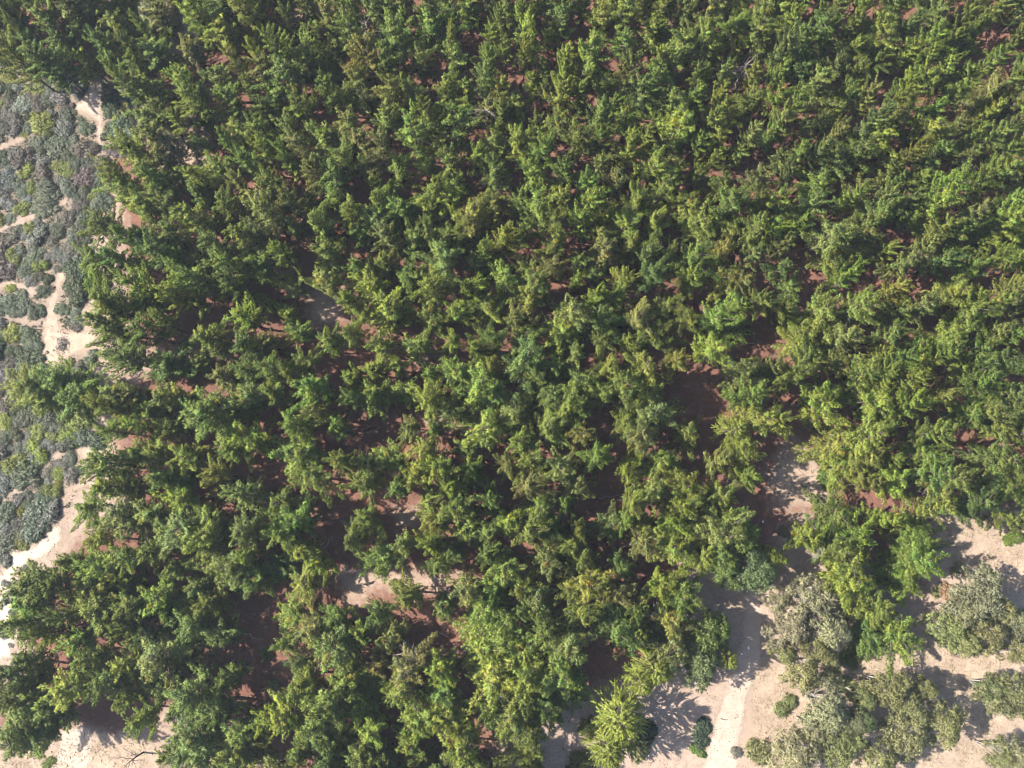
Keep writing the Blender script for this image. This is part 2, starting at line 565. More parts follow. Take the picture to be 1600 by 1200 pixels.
def pine_proto(seed, nb=50, R=PINE_R, H=PINE_H, base=.18, blunt=.7):
    """trunk with limbs, and a crown of branch fingers set with needle tufts"""
    r = np.random.default_rng(seed)
    lean = r.normal(0, .25, 2)
    zz = np.linspace(0, H, 9)
    ax = np.column_stack([lean[0] * (zz / H) ** 2 + .08 * np.sin(zz * .8 + seed), lean[1] * (zz / H) ** 2 + .08 * np.cos(zz * .7 + seed), zz])
    segs = [(ax, np.interp(zz, [0, .6, H], [.22, .16, .03]))]
    C, D, S, A, LL, HU = [], [], [], [], [], []
    az = r.random() * 6.28
    lob = r.random(3) * 6.28
    for i in range(nb):
        t = (i + .5) / nb                            # 0 = lowest live branch, 1 = top
        z0 = H * (base + (1 - base) * .95 * t)
        az += 2.4 + r.normal(0, .45)
        prof = (1 - t) ** blunt * (.62 + .38 * min(1, t * 3 + .3)) + .20
        asym = 1 + .25 * math.cos(az - lob[0]) + .20 * math.cos(2 * az - lob[1]) + .16 * math.cos(3 * az - lob[2] + 4 * t)
        L = max(.5, R * prof * asym * r.uniform(.52, 1.34))
        elev = math.radians(r.uniform(0, 28) + 30 * t ** 2)
        p0 = np.array([np.interp(z0, zz, ax[:, 0]), np.interp(z0, zz, ax[:, 1]), z0])
        h = np.array([math.cos(az), math.sin(az), 0])
        sd = np.array([-h[1], h[0], 0])
        s = np.linspace(0, 1, 5)
        bend = r.normal(0, .18) * L
        P = p0 + np.outer(s * L * math.cos(elev), h) + np.outer(bend * s ** 2, sd) + np.outer(s * L * math.sin(elev) + r.uniform(.08, .26) * L * s ** 2.2, [0, 0, 1])
        segs.append((P, np.linspace(.03 + .012 * L, .008, 5)))
        tone = r.uniform(.78, 1.22)
        hue = r.normal(0, .055) + (.4 if r.random() < .01 else 0)
        n = max(3, int(L * .74 / .15))
        for q in range(n + 1):
            sp = 1 - .74 * q / n
            c = np.array([np.interp(sp, s, P[:, j]) for j in range(3)])
            ahead = unit(np.array([np.interp(min(1, sp + .2), s, P[:, j]) for j in range(3)]) - c + 1e-4 * h)
            wid = (.08 + .22 * (1 - sp)) * min(1.5, L)
            m_ = 1 if q == 0 else 2 if r.random() < .7 else 3
            for e in range(m_):
                sgn = 0 if q == 0 else (-1, 1, 0)[e]
                off = sgn * wid * r.uniform(.3, 1.35)
                cc = c + sd * off + np.array([0, 0, r.uniform(-.05, .12) - abs(off) * .15])
                C.append(cc)
                D.append(unit(ahead * .8 + sd * sgn * .75 + np.array([0, 0, .55])))
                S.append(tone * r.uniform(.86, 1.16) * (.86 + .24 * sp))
                A.append(r.uniform(.14, .24))
                HU.append(hue)
                LL.append(r.uniform(.17, .25) * (1.12 - .3 * sp ** 3))
    C, D, S, A, LL = map(np.array, (C, D, S, A, LL))
    dead = []
    for i in range(6 if seed % 4 else 16):
        z0 = H * r.uniform(.12, .55)
        a = r.random() * 6.28
        L = R * r.uniform(.4, .95)
        h = np.array([math.cos(a), math.sin(a), r.uniform(-.2, .2)])
        p0 = np.array([np.interp(z0, zz, ax[:, 0]), np.interp(z0, zz, ax[:, 1]), z0])
        P = p0 + np.outer(np.linspace(0, L, 3), h)
        dead.append((P, np.array([.03, .02, .006])))
        for _ in range(4):
            f = r.uniform(.35, .95)
            b = p0 + h * L * f
            dead.append((np.array([b, b + unit(h + r.normal(0, .7, 3)) * L * .35]), np.array([.013, .004])))
    per = 28
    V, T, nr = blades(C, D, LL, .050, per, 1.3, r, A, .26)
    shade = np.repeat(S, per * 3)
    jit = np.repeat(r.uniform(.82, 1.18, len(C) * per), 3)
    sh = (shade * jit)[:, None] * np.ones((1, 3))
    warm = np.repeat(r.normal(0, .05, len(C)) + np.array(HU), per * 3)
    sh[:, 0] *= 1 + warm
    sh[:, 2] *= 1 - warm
    tv, tq = tubes(segs, 4)
    dv, dq = tubes(dead, 4)
    return tv, tq, dv, dq, V, T, sh, nr


def finish_proto(name, tv, tq, dv, dq, V, T, sh, nr, bark, leafm, deadm=None):
    qv, qq, mi = tv, tq, np.zeros(len(tq), int)
    mats = [bark]
    if dv is not None:
        qv = np.concatenate([tv, dv])
        qq = np.concatenate([tq, dq + len(tv)])
        mi = np.concatenate([mi, np.ones(len(dq), int)])
        mats.append(deadm)
    trunk = mesh_np(name + "_trunk", qv, qq, mats, mi)
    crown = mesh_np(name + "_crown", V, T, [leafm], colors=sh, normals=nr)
    # joined copy for the far mass of trees
    tri = np.concatenate([qq[:, [0, 1, 2]], qq[:, [0, 2, 3]]])
    jm = np.concatenate([mi, mi])
    jv = np.concatenate([qv, V])
    jt = np.concatenate([tri, T + len(qv)])
    jm = np.concatenate([jm, np.full(len(T), len(mats))])
    cols = np.concatenate([np.ones((len(qv), 3)), sh])
    tn = np.concatenate([unit(qv - qv * np.array([0, 0, 1]) + 1e-3), nr])
    joined = mesh_np(name + "_joined", jv, jt, mats + [leafm], jm, cols, normals=tn)
    return trunk, crown, joined


PINES = []
for k, (nb, blunt, base) in enumerate([(44, .48, .2), (40, .42, .26), (48, .6, .16), (38, .38, .3), (46, .55, .2), (42, .46, .22), (36, .40, .32), (50, .68, .16), (41, .44, .24), (46, .72, .2), (34, .5, .3), (43, .55, .22)]):
    PINES.append(finish_proto("pine", *pine_proto(100 + k, nb, base=base, blunt=blunt), M_bark, M_needle, M_dead))


def euc_proto(seed, R=2.6, H=8.5):
    r = np.random.default_rng(seed)
    segs, C, D, S, A = [], [], [], [], []
    nst = int(r.integers(2, 4))
    stems = []
    for s_ in range(nst):
        a = s_ * 6.28 / nst + r.normal(0, .4)
        out = r.uniform(.2, .5) * R
        top = np.array([math.cos(a) * out, math.sin(a) * out, H * r.uniform(.62, .78)])
        b0 = np.array([math.cos(a) * .12, math.sin(a) * .12, 0])
        s = np.linspace(0, 1, 6)
        P = b0 + np.outer(s, top - b0) + np.column_stack([r.normal(0, .12, 6), r.normal(0, .12, 6), np.zeros(6)]) * s[:, None]
        segs.append((P, np.linspace(.13, .05, 6)))
        stems.append((a, P, s))
    ncl = int(r.integers(30, 38))
    lob = r.random(2) * 6.28
    for i in range(ncl):
        az = i * 2.4 + r.normal(0, .3)
        f = math.sqrt((i + .5) / ncl)
        rad = R * f * (1 + .2 * math.cos(2 * az - lob[0]) + .15 * math.cos(3 * az - lob[1])) * r.uniform(.85, 1.1) * .86
        z = H * (.95 - .42 * f ** 2.2 + r.normal(0, .035))
        e = np.array([math.cos(az) * rad, math.sin(az) * rad, z])
        a, P, s = min(stems, key=lambda q: abs(math.remainder(q[0] - az, 6.283)))
        ft = r.uniform(.6, .95)
        b = np.array([np.interp(ft, s, P[:, j]) for j in range(3)])
        mid = (b + e) / 2 + r.normal(0, .1, 3) - np.array([0, 0, .15])
        segs.append((np.array([b, mid, e]), np.array([.04, .026, .01])))
        cr = r.uniform(.42, .78)
        n = int(95 * cr ** 2 + 12)
        pts = unit(r.normal(size=(n, 3))) * (r.random((n, 1)) ** .4) * cr
        pts[:, 2] *= .7
        tone = r.uniform(.78, 1.22)
        for p in pts:
            C.append(e + p)
            D.append(unit(p / cr + np.array([0, 0, .4]) + r.normal(0, .3, 3)))
            S.append(tone * r.uniform(.8, 1.2))
            A.append(.2)
    C, D, S, A = map(np.array, (C, D, S, A))
    per = 10
    V, T, nr = blades(C, D, np.full(len(C), .21), .075, per, 1.45, r, A)
    sh = np.repeat(S, per * 3)[:, None] * np.repeat(r.uniform(.8, 1.2, len(C) * per), 3)[:, None] * np.ones((1, 3))
    tv, tq = tubes(segs, 4)
    return tv, tq, None, None, V, T, sh, nr


EUCS = [finish_proto("eucalyptus", *euc_proto(300 + k), M_pale, M_leaf) for k in range(5)]


def spiky_proto(seed, R=2.0, H=9.0):
    """young tree with long pointed bottle-brush shoots"""
    r = np.random.default_rng(seed)
    zz = np.linspace(0, H, 6)
    ax = np.column_stack([r.normal(0, .06, 6), r.normal(0, .06, 6), zz])
    segs = [(ax, np.linspace(.17, .03, 6))]
    C, D, S, A, LL = [], [], [], [], []
    az = 0
    nb = 96
    for i in range(nb):
        t = (i + .5) / nb
        z0 = H * (.18 + .80 * t)
        az += 2.4 + r.normal(0, .2)
        L = R * ((1 - t) ** .55 * r.uniform(.75, 1.2) + .28)
        el = math.radians(r.uniform(-5, 18) + 55 * t ** 1.6)
        p0 = np.array([0, 0, z0])
        h = np.array([math.cos(az) * math.cos(el), math.sin(az) * math.cos(el), math.sin(el)])
        s = np.linspace(0, 1, 4)
        P = p0 + np.outer(s * L, h) + np.outer(s ** 2 * L * .22, [0, 0, 1])
        segs.append((P, np.array([.035, .025, .015, .006])))
        shoots = [(P[1], P[3])]
        for _ in range(4):
            f = r.uniform(.3, .85)
            b = p0 + h * L * f + np.array([0, 0, f * f * L * .22])
            side = np.cross(h, [0, 0, 1]) * r.choice([-1, 1])
            e = b + unit(h * 1.1 + side * r.uniform(.4, .9) + np.array([0, 0, .25])) * r.uniform(.4, .75) * (1.1 - .4 * t)
            shoots.append((b, e))
        tone = r.uniform(.8, 1.2)
        for b, e in shoots:
            n = max(4, int(np.linalg.norm(e - b) / .075))
            for q in range(n):
                f = q / (n - 1)
                C.append(b + (e - b) * f)
                D.append(unit(e - b))
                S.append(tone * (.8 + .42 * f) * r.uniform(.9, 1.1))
                A.append(.05)
                LL.append(.20 * (1.1 - .72 * f))
    C, D, S, A, LL = map(np.array, (C, D, S, A, LL))
    per = 9
    V, T, nr = blades(C, D, LL * 1.15, .05, per, .8, r, A)
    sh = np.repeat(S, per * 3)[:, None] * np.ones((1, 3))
    tv, tq = tubes(segs, 4)
    return tv, tq, None, None, V, T, sh, nr


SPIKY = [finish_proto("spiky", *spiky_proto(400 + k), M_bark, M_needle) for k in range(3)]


def shrub_proto(seed, n=520, leaf=.15, width=.055, lumps=7, flat=.55, per=9):
    """unit mound (radius about 1): twigs from the root and short leafy shoots over several lumps"""
    r = np.random.default_rng(seed)
    cs = [(np.array([.1, -.06, .1]), .52)]
    for _ in range(lumps):
        a, d = r.random() * 6.28, r.uniform(.35, .85)
        cs.append((np.array([math.cos(a) * d, math.sin(a) * d, r.uniform(.0, .16)]), r.uniform(.2, .46) * (1.15 - .35 * d)))
    C, D, S = [], [], []
    w = np.array([c[1] ** 2 for c in cs])
    for i in r.choice(len(cs), n, p=w / w.sum()):
        c, rad = cs[i]
        d = unit(r.normal(size=3))
        d[2] = abs(d[2])
        p = c + d * rad * np.array([1, 1, flat * 1.4]) * (r.uniform(.6, 1.0) + .22 * r.random() ** 3)
        C.append(p)
        D.append(unit(d + np.array([0, 0, .5]) + r.normal(0, .25, 3)))
        S.append(r.uniform(.72, 1.28) * (1 + .18 * math.sin(i * 2.3)))
    C, D, S = np.array(C), np.array(D), np.array(S)
    V, T, nr = blades(C, D, np.full(n, leaf), width, per, 1.3, r, np.full(n, leaf * .9))
    sh = np.repeat(S, per * 3)[:, None] * np.repeat(r.uniform(.78, 1.22, n * per), 3)[:, None] * np.ones((1, 3))
    segs = []
    for i in r.choice(n, 46):
        e = C[i]
        segs.append((np.array([[0, 0, 0], e * np.array([.5, .5, .62]) + r.normal(0, .04, 3), e]), np.array([.028, .018, .006])))
    tv, tq = tubes(segs, 4)
    trunk = mesh_np("shrub_stems", tv, tq, [M_dead])
    fol = mesh_np("shrub_leaves", V, T, [M_leaf], colors=sh, normals=nr)
    return trunk, fol


SHRUBS = [shrub_proto(500 + k, n=620 if k % 2 else 500, lumps=5 + k, flat=.42 + .05 * k) for k in range(6)]

TONES = {  # needle / leaf colours
    'g': (.122, .160, .030), 'y': (.150, .184, .030), 'Y': (.168, .210, .027), 'd': (.092, .128, .029), 'b': (.114, .158, .038), 'o': (.138, .157, .042), 'O': (.156, .170, .037),
}
TONE_WORDS = {'g': "mid-green", 'y': "yellow-green", 'Y': "bright lime-green", 'd': "dark green", 'b': "bluish-green", 'o': "dull olive", 'O': "golden-olive"}


def tint_of(t, r, amt=.12):
    c = np.array(TONES[t])
    return c * (1 + r.normal(0, amt)) * (1 + r.normal(0, amt * .45, 3))


# ------------------------------------------------------------------ where the pines stand (read tile by tile off the photo, 4x zoom)
TILES = {
    (0, 0): "60,60d 290,150d 180,280d 60,330d 440,70d 400,250d 520,190d 200,60d 120,180d 640,250d 900,180g 800,280d 660,370d 840,390g 1400,200y 1360,280y 1530,50g 1580,300y 1480,390o 960,560O 1150,500g 1000,700d 1110,760g 1380,480d 1440,640g 1480,760g 1560,560g 1530,900g 1260,920d 740,920g 640,1060g 840,1050g 960,1130d 1370,1060g 1550,1000g 1500,1150o 700,1150g 1070,1130d",
    (400, 0): "40,110d 200,110g 430,70o 610,50g 660,110o 420,150d 590,180g 880,90g 870,230g 820,180g 1090,70g 1070,170g 1340,60g 1250,110d 1400,130g 1530,120o 1480,200y 1220,240g 1250,370g 1420,270y 1560,300g 1450,370g 1540,400b 1440,490b 40,260g 130,270g 350,260g 30,370y 150,360g 490,320g 450,420g 690,340y 640,490g 1030,370g 1060,450g 920,500g 40,440o 70,520g 200,440d 430,540g 350,590g 110,600g 840,560g 690,640o 830,650g 1000,600d 1330,570g 1170,540y 1540,560y 1300,640g 1080,690y 1250,750g 1540,720g 270,670g 310,720o 580,770O 690,720o 640,870o 800,760g 830,830g 980,810g 960,900g 50,680d 40,830g 200,810g 290,920o 440,880g 180,960g 60,950y 790,930o 1190,900g 1280,830g 1520,880g 1540,960y 1380,970y 690,1010g 540,1010g 1090,1020y 1210,1000g 890,1060g 1290,1060y 1500,1100o 40,1040g 240,1060g 380,1080O 740,1130g 920,1120g 1250,1150g 100,1140d 300,1140d 500,1150d",
    (800, 0): "60,60g 150,30g 330,120b 110,210y 220,220y 560,110y 700,70g 430,40g 890,190y 950,60g 1080,100o 1010,30b 500,280g 500,400g 720,250b 700,330o 1050,290g 940,380g 1000,430d 1220,210g 1270,290y 1390,160y 1440,50y 1560,180g 1400,330y 1570,260o 1340,430b 1180,460g 1250,80o 200,400g 80,300y 370,340y 330,440y 130,490y 200,560o 310,560y 190,640y 600,500g 740,440g 560,580g 820,560b 920,510g 640,640g 1000,600o 1000,690o 560,720b 1310,580y 1300,680y 1480,660g 40,640g 30,750y 290,780g 440,770y 440,870g 860,810y 880,900o 1050,800y 1260,770g 1300,870y 1180,890g 1520,830o 200,930g 60,880y 130,990g 640,950o 560,1020o 340,1080g 900,1020y 1040,1040y 780,1090g 1220,970y 1280,980y 1420,950g 1460,1000o 1170,1080y 1550,1100o 130,1080g 100,1170g 480,1140g 650,1140o 1340,1150g 1150,1160y",
    (1200, 0): "140,120y 60,200g 330,180g 230,270b 440,60g 540,160g 590,60y 700,130y 720,230y 780,30g 900,130b 1060,80b 1270,70g 1440,50g 1540,70g 520,290g 690,350g 690,440y 100,330d 80,450g 420,420o 330,500o 900,310y 1040,240y 1000,350y 980,430g 1150,230g 1330,170g 1250,260g 1450,350g 1100,430g 1250,460g 860,510g 960,530y 830,620y 640,610o 500,590g 60,620y 170,660g 430,680y 340,750o 100,760o 1210,560g 1430,560o 1180,640g 1400,690y 1020,680g 820,720g 1000,790y 800,800O 710,850y 780,910O 560,940g 930,930y 1200,770o 1300,830b 1550,770o 1090,930b 1250,950o 1500,950g 220,930g 100,980o 30,840g 420,1020b 560,1030g 750,1030y 320,940o 950,1090g 1480,1060g 330,1160g 130,1100d 1130,1160y 1340,1130g 600,1160o 1560,230g 1560,470g 1500,180g",
    (0, 300): "690,50g 820,100g 900,130y 760,260d 880,250g 640,210g 1060,80d 1060,260b 1230,150y 1290,230g 1390,80g 1480,60o 1520,280y 1560,200y 1330,340d 700,390d 600,450g 880,440g 1120,440g 1180,540g 1080,640y 1060,700g 1230,680g 1420,470g 1500,440b 600,580g 700,600y 850,580y 920,530y 570,700g 700,720g 900,680y 1000,800g 640,820d 900,860g 880,940y 1040,890d 740,880d 1270,900g 1180,960g 1250,1060g 1530,780y 1480,820y 1000,1080d 760,1030d 850,1080o 700,1100g 1540,1120b 1200,1120g 1330,600d 1440,590d 1420,330g 1010,400d",
    (400, 300): "60,110o 210,60d 220,200b 50,180o 400,180g 470,120o 420,240o 620,130y 640,260g 500,60g 780,40y 890,80g 880,160g 1050,90y 1200,60Y 1170,130y 1300,60y 1330,140y 1500,60O 1480,150o 140,360g 450,360g 420,440g 220,430d 820,260o 980,320b 1020,380b 1080,260o 1220,280g 1160,420o 1200,480o 1420,350g 1540,280y 1380,450b 1500,440g 650,460b 790,430g 860,480g 960,510g 20,480g 60,560b 240,600o 440,560o 720,580Y 930,600g 1100,590y 1310,620y 1400,560y 1560,540g 60,690y 200,780y 260,880g 560,660g 590,760b 700,760y 820,770y 1100,790g 1070,730g 1260,740y 1450,720y 1470,810y 1290,830g 600,870g 680,910Y 820,870g 60,930O 280,920y 460,950g 780,970g 700,1020g 990,950g 970,1000d 1230,940y 1370,960y 1240,1020g 1240,1110g 880,1080g 720,1100y 600,1150y 120,1100g 300,1080g 220,1160g 1080,1120g 1480,1100y 1380,1040g 60,1060g 30,300d 30,800g 1480,920g 1580,900g 540,400o",
    (800, 300): "60,60g 170,60y 90,220g 330,60y 270,190y 290,310y 500,60y 620,130Y 660,70y 790,60y 860,100y 900,170y 720,220y 560,250o 1080,50g 1150,90y 1370,60g 1380,160g 1540,60g 1180,190g 1120,240b 900,280b 860,380b 1380,230g 1540,240g 1520,400o 1330,380O 1120,400g 1240,380o 60,440o 150,540g 280,460o 300,560o 420,420b 410,540y 600,370o 640,460g 690,540y 880,520b 930,600g 1130,540y 1320,550y 1160,630y 130,650y 120,740g 20,790o 370,720o 520,640y 640,660y 560,780b 790,770o 730,640g 960,710g 1100,790y 1060,880y 1430,720g 1290,800g 1250,960y 1330,950g 1560,660g 1560,830o 330,860y 620,860y 730,940y 870,900y 570,930g 420,890o 320,960g 100,890g 60,960b 300,1090g 590,1100y 560,1040g 840,1110y 1020,1060y 740,1010y 1530,1010o 1500,1120o 400,1010o 70,1080b 160,1170g 760,480g 420,640y 1230,500d 520,500d",
    (1200, 300): "60,200Y 200,200g 50,60g 280,60b 330,140o 520,40y 560,100o 600,260o 690,170g 860,130b 1040,60y 1060,110y 720,40b 1240,220g 1080,220O 1430,240y 1530,60g 1520,180y 1450,130y 100,340d 30,380g 230,400g 520,310g 600,370y 760,340y 380,440O 560,440g 500,520y 460,590b 980,340o 900,420b 860,490g 1090,410b 1200,380g 1430,410y 1560,430y 1260,500b 1330,300y 100,480b 200,490b 150,590b 820,590y 740,610o 880,560y 1130,640y 1330,640y 1560,580O 980,710b 1060,510g 1210,580g 100,720g 60,830y 340,740O 580,710g 620,790g 800,730g 820,830g 480,880o 1180,860y 1310,760g 1430,700g 1520,740y 260,930y 330,960y 540,930o 740,900b 960,940y 1420,900o 1560,880g 1060,870g 720,1010y 850,1050g 280,1070g 30,1100o 450,1070o 600,1120g 1020,1090y 1220,1080y 1480,1060g 1560,960o 740,1150g 400,1160y 900,1170y 1340,1170g 1560,1120g 1130,1000g 1330,980g 1320,1060g 160,1150g 880,630y",
    (0, 600): "720,40o 850,60o 650,130g 760,170g 690,290g 780,360g 840,260g 640,360g 920,170g 1010,100o 1130,90y 1160,30g 1060,260g 1150,310g 1290,160g 1300,250g 1430,160b 1540,90b 1560,350Y 1440,400g 1380,490y 1340,570y 1000,440g 1170,460y 1040,540g 980,590d 1120,600d 640,500g 700,560d 640,640g 830,640y 1050,680o 1130,720Y 1530,700o 1560,600g 480,760g 460,870g 640,880y 560,970y 780,840b 950,840o 900,940o 680,960y 1110,920b 1200,880g 1300,840g 1280,960y 1390,1000y 1250,1040g 1530,1070g 800,1090g 940,1060y 560,1060g 330,1110g 450,1150g 1080,1150g 220,1160d 620,1150g 1420,1150g 880,420g 1200,640d 1500,950d",
    (400, 600): "120,70g 250,60g 370,40g 400,180o 260,250g 40,300g 60,370d 280,430g 230,480g 500,280g 480,380g 520,470g 350,580y 600,80b 540,110y 760,50g 770,140y 930,60g 900,140g 1080,90y 1270,60g 1400,60y 1490,50g 1180,130d 1230,190o 960,260o 900,340o 1100,280g 1290,240g 1480,260y 1500,330O 1540,190y 1310,400b 1060,410y 1100,470y 700,500o 760,440o 850,480y 950,470y 1010,560Y 1140,530Y 1350,520y 1260,450b 520,640y 680,620g 700,690g 870,650b 790,700g 1290,600y 1440,560g 1200,650y 1470,720b 1480,650g 120,740g 230,730g 250,850g 230,920g 160,940g 260,1040y 330,900g 690,830g 800,830g 1080,760y 1120,880y 1250,780g 940,1000b 1000,920b 1570,850y 1430,930g 1300,920y 600,960g 590,1060g 690,1000d 790,1080g 1220,1040g 1100,1010y 370,1120y 450,1110g 970,1090g 1440,1080g 1510,1060g 1120,1140g 1280,1160y 1560,1150g 40,600g 20,700d 130,1150d 620,540y 1060,660g",
    (800, 600): "50,150g 60,210y 250,60o 360,150y 400,100y 570,50y 600,110o 840,60y 900,120g 720,200g 900,200b 600,230g 230,270g 200,340g 430,320O 420,400y 560,440g 560,500o 740,300g 820,340o 740,500Y 760,580y 800,440y 1150,130o 1160,80g 1120,300g 1180,340y 1400,60g 1380,150g 1540,60g 1540,220g 1440,400y 1550,330g 1290,500O 1330,590g 1320,700g 1480,560g 1500,660g 140,500y 320,540o 440,650o 90,640o 960,500g 900,560y 1000,580y 1080,640Y 920,660o 760,730y 1060,760Y 200,750g 340,740g 50,780g 730,850g 850,880y 1030,880Y 960,920y 260,900g 420,890y 90,920g 40,980b 820,1000o 230,1080o 400,1010y 470,1110g 600,880d 1000,1010y 1080,1120Y 60,1140g 700,1160g 1560,480g",
    (1200, 600): "60,220Y 40,150y 30,380g 60,580y 30,520g 100,640d 330,110y 300,200g 250,150o 440,70y 690,80y 600,130g 900,130y 860,50y 1110,70O 1320,30y 1530,60b 1380,150g 1250,180g 1000,180g 740,230y 480,370O 630,350y 620,480y 550,560o 450,520y 780,480y 940,340o 1060,310g 1000,440g 1110,470g 1040,560b 820,600y 680,620O 780,680g 600,690y 1150,600g 1170,680y 1050,760g 380,590d 1560,200g 1450,250g 1350,460o 1480,480g 1400,560o 1560,400g 1500,640g 1400,700g 1560,700o 1320,760d 1540,840g 1460,840o 430,790g 360,860g 520,850y 410,950g 560,950y 600,1040y 460,1070g 760,830y 760,920y 930,900g 930,1000g 960,1090g 870,1070o 1590,930o 450,1150y 560,280y 1250,260g 1420,350g",
    (0, 900): "200,50d 340,60g 480,50y 600,120y 560,200g 620,260g 170,170g 240,240y 150,300g 130,400g 300,370g 330,470y 480,400g 600,420y 540,520g 170,520d 60,520o 230,640g 150,680g 50,620d 50,760d 50,880d 160,790d 300,800d 430,700y 360,850y 120,950d 250,950d 420,920d 780,60g 900,50g 820,190g 900,260d 1000,130y 1080,80g 1250,60b 1180,190y 1310,180y 1040,310d 1200,350b 1360,380d 1030,490o 1130,480d 790,560y 700,660g 860,640y 800,760y 730,860y 900,800g 870,900g 1200,720b 1310,690y 1430,630g 1280,800g 1100,830g 1350,860d 1260,950y 1000,980g 1060,1100g 1220,1000b 1280,1160o 1530,950b 1570,880b 1500,1120g 950,1180g 1180,1110g",
    (400, 900): "180,20d 380,20d 300,80y 290,180y 230,230y 300,270g 480,260g 200,290g 80,310d 350,340o 200,430g 480,430b 560,400b 640,350y 460,520b 280,540d 400,570d 300,680y 220,780g 400,740g 470,840g 350,880o 200,920y 220,1010g 400,1000b 560,920g 540,1000g 260,1120g 470,1130b 760,230b 730,190g 950,140y 900,110g 1170,200b 1150,260g 830,300g 850,390o 920,430y 750,570O 660,600o 560,640g 790,490o 880,720y 690,800y 640,780y 780,860d 720,960y 820,1010g 1000,900y 950,1060y 800,1150g 920,1140g 1150,600y 1090,640g 1120,500g 1250,400g 1230,360g 1150,740g 1110,880y 1170,900y 1060,820g 1350,700y 1420,450y 1400,540y 1490,620y 1540,480g 1450,830g 1480,780g 1500,940g 1310,1130y 1230,1070o 1200,980d 1370,1050d 1480,60y 1530,110y 1430,200y 1420,290y 1560,300g 1330,80o 1590,880g 60,900Y 20,1000y 40,860d 1010,1100d 1400,1140y 560,1080g 660,1130g",
    (800, 900): "60,60g 180,120o 60,220g 40,330g 510,60y 540,120y 660,110o 650,170g 940,70Y 930,130y 780,220g 1060,110g 1000,250O 1000,340o 1040,430o 420,240y 480,340y 220,350g 100,460g 180,540g 330,450o 360,560o 330,620g 400,750g 410,680g 110,650y 80,780g 180,800y 200,860g 40,930g 240,940y 150,1010o 240,1040y 640,300d 700,440d",
    (1200, 900): "520,60y 560,110g 870,40g 700,230g 650,340g 800,350g 850,430g 640,180d",
}
GAPS = [(910, 180, 22), (898, 168, 18), (971, 216, 12), (1067, 237, 18), (1172, 140, 20), (860, 282, 12), (1388, 118, 20), (1338, 200, 24), (1252, 150, 22), (1533, 72, 16),
        (1495, 270, 14), (443, 425, 20), (508, 480, 28), (467, 390, 16), (540, 540, 18), (675, 555, 16), (665, 422, 10), (445, 550, 16), (860, 480, 16), (1010, 460, 16),
        (1170, 525, 28), (1125, 585, 30), (1050, 540, 14), (850, 370, 12), (1370, 440, 26), (1498, 328, 22), (1270, 385, 16), (1415, 382, 12), (1245, 492, 16), (1220, 545, 22),
        (1432, 510, 14), (1455, 512, 12), (1547, 432, 10), (1285, 447, 14), (332, 705, 18), (345, 770, 20), (350, 817, 16), (580, 670, 32), (522, 795, 42), (512, 845, 34), (600, 645, 16),
        (450, 750, 18), (707, 680, 18), (632, 782, 16), (640, 807, 18), (410, 730, 14), (415, 820, 16), (408, 862, 16), (750, 700, 14), (782, 840, 14), (745, 800, 14),
        (940, 670, 20), (950, 775, 30), (1095, 725, 20), (1050, 687, 18), (1112, 625, 22), (937, 852, 18), (975, 845, 18), (1000, 882, 18), (1095, 790, 14), (1502, 707, 24),
        (1410, 792, 14), (1370, 825, 18), (325, 1037, 34), (387, 1012, 40), (395, 960, 30), (400, 1065, 34), (543, 926, 38), (600, 915, 28), (650, 905, 20), (700, 900, 18), (560, 950, 24), (687, 987, 30), (415, 1012, 26), (425, 1062, 28),
        (725, 1095, 20), (787, 1175, 24), (875, 965, 14), (930, 1020, 28), (915, 1130, 26), (860, 1170, 24), (490, 245, 12), (517, 245, 12), (447, 178, 20), (510, 182, 16),
        (615, 245, 16), (748, 222, 16), (690, 285, 16), (444, 286, 14), (168, 14, 26), (270, 70, 26), (300, 235, 26), (275, 255, 20), (480, 18, 14), (105, 90, 30), (665, 75, 18),
        (712, 44, 12), (135, 1150, 60), (215, 1170, 40), (260, 1130, 20), (1255, 738, 42), (1220, 800, 32), (1232, 692, 20), (1190, 835, 26), (1195, 770, 20), (1530, 850, 48), (1478, 835, 24), (1448, 952, 16), (1150, 930, 24), (1120, 600, 20), (150, 165, 22), (152, 215, 15), (134, 158, 12), (145, 130, 10)]
# open ground nobody planted
NO_PINES = [to_world(p) for p in (
    [(1150, 690), (1215, 690), (1240, 700), (1315, 745), (1290, 790), (1240, 800), (1180, 830), (1195, 760)],
    [(1440, 800), (1620, 790), (1620, 980), (1440, 960)], [(1090, 900), (1220, 880), (1700, 1000), (1700, 1300), (1000, 1300), (1000, 1110), (1070, 1040)])]

pines = []   # x, y, tone, (u, v)
for (ox, oy), s in TILES.items():
    for tok in s.split():
        a, b = tok.split(",")
        pines.append([ox + float(a) / 4, oy + float(b[:-1]) / 4, b[-1], True])
hand = np.array([p[:2] for p in pines])

# fill remaining holes of the canopy (not the gaps) and a belt beyond the frame
edge_u = np.array([(-260, 175), (0, 0)])


def is_forest(u, v):
    left = np.interp(v, [-200, 0, 100, 130, 220, 330, 420, 520, 560, 600, 690, 760, 800, 860, 900, 960, 1040, 1130, 1300],
                     [-300, -300, 0, 250, 190, 160, 150, 155, 200, 160, 150, 165, 115, 105, 60, 45, 25, -40, -300])
    if u < left:
        return False
    if v > 1120 and u < 430:
        return False
    right = np.interp(v, [-300, 640, 690, 780, 800, 900, 1000, 1060, 1110, 1300], [2200, 2200, 2200, 2200, 1420, 1060, 940, 930, 880, 830])
    if v > 790 and u > right:
        return False
    if 1190 < u < 1320 and 690 < v < 800:
        return False
    return True


fill = []
tries = 0
cand = [(rng.uniform(-170, 1780), rng.uniform(-190, 1330)) for _ in range(26000)]
kept = [tuple(p) for p in hand]
grid = {}


def gkey(u, v):
    return int(u // 60), int(v // 60)


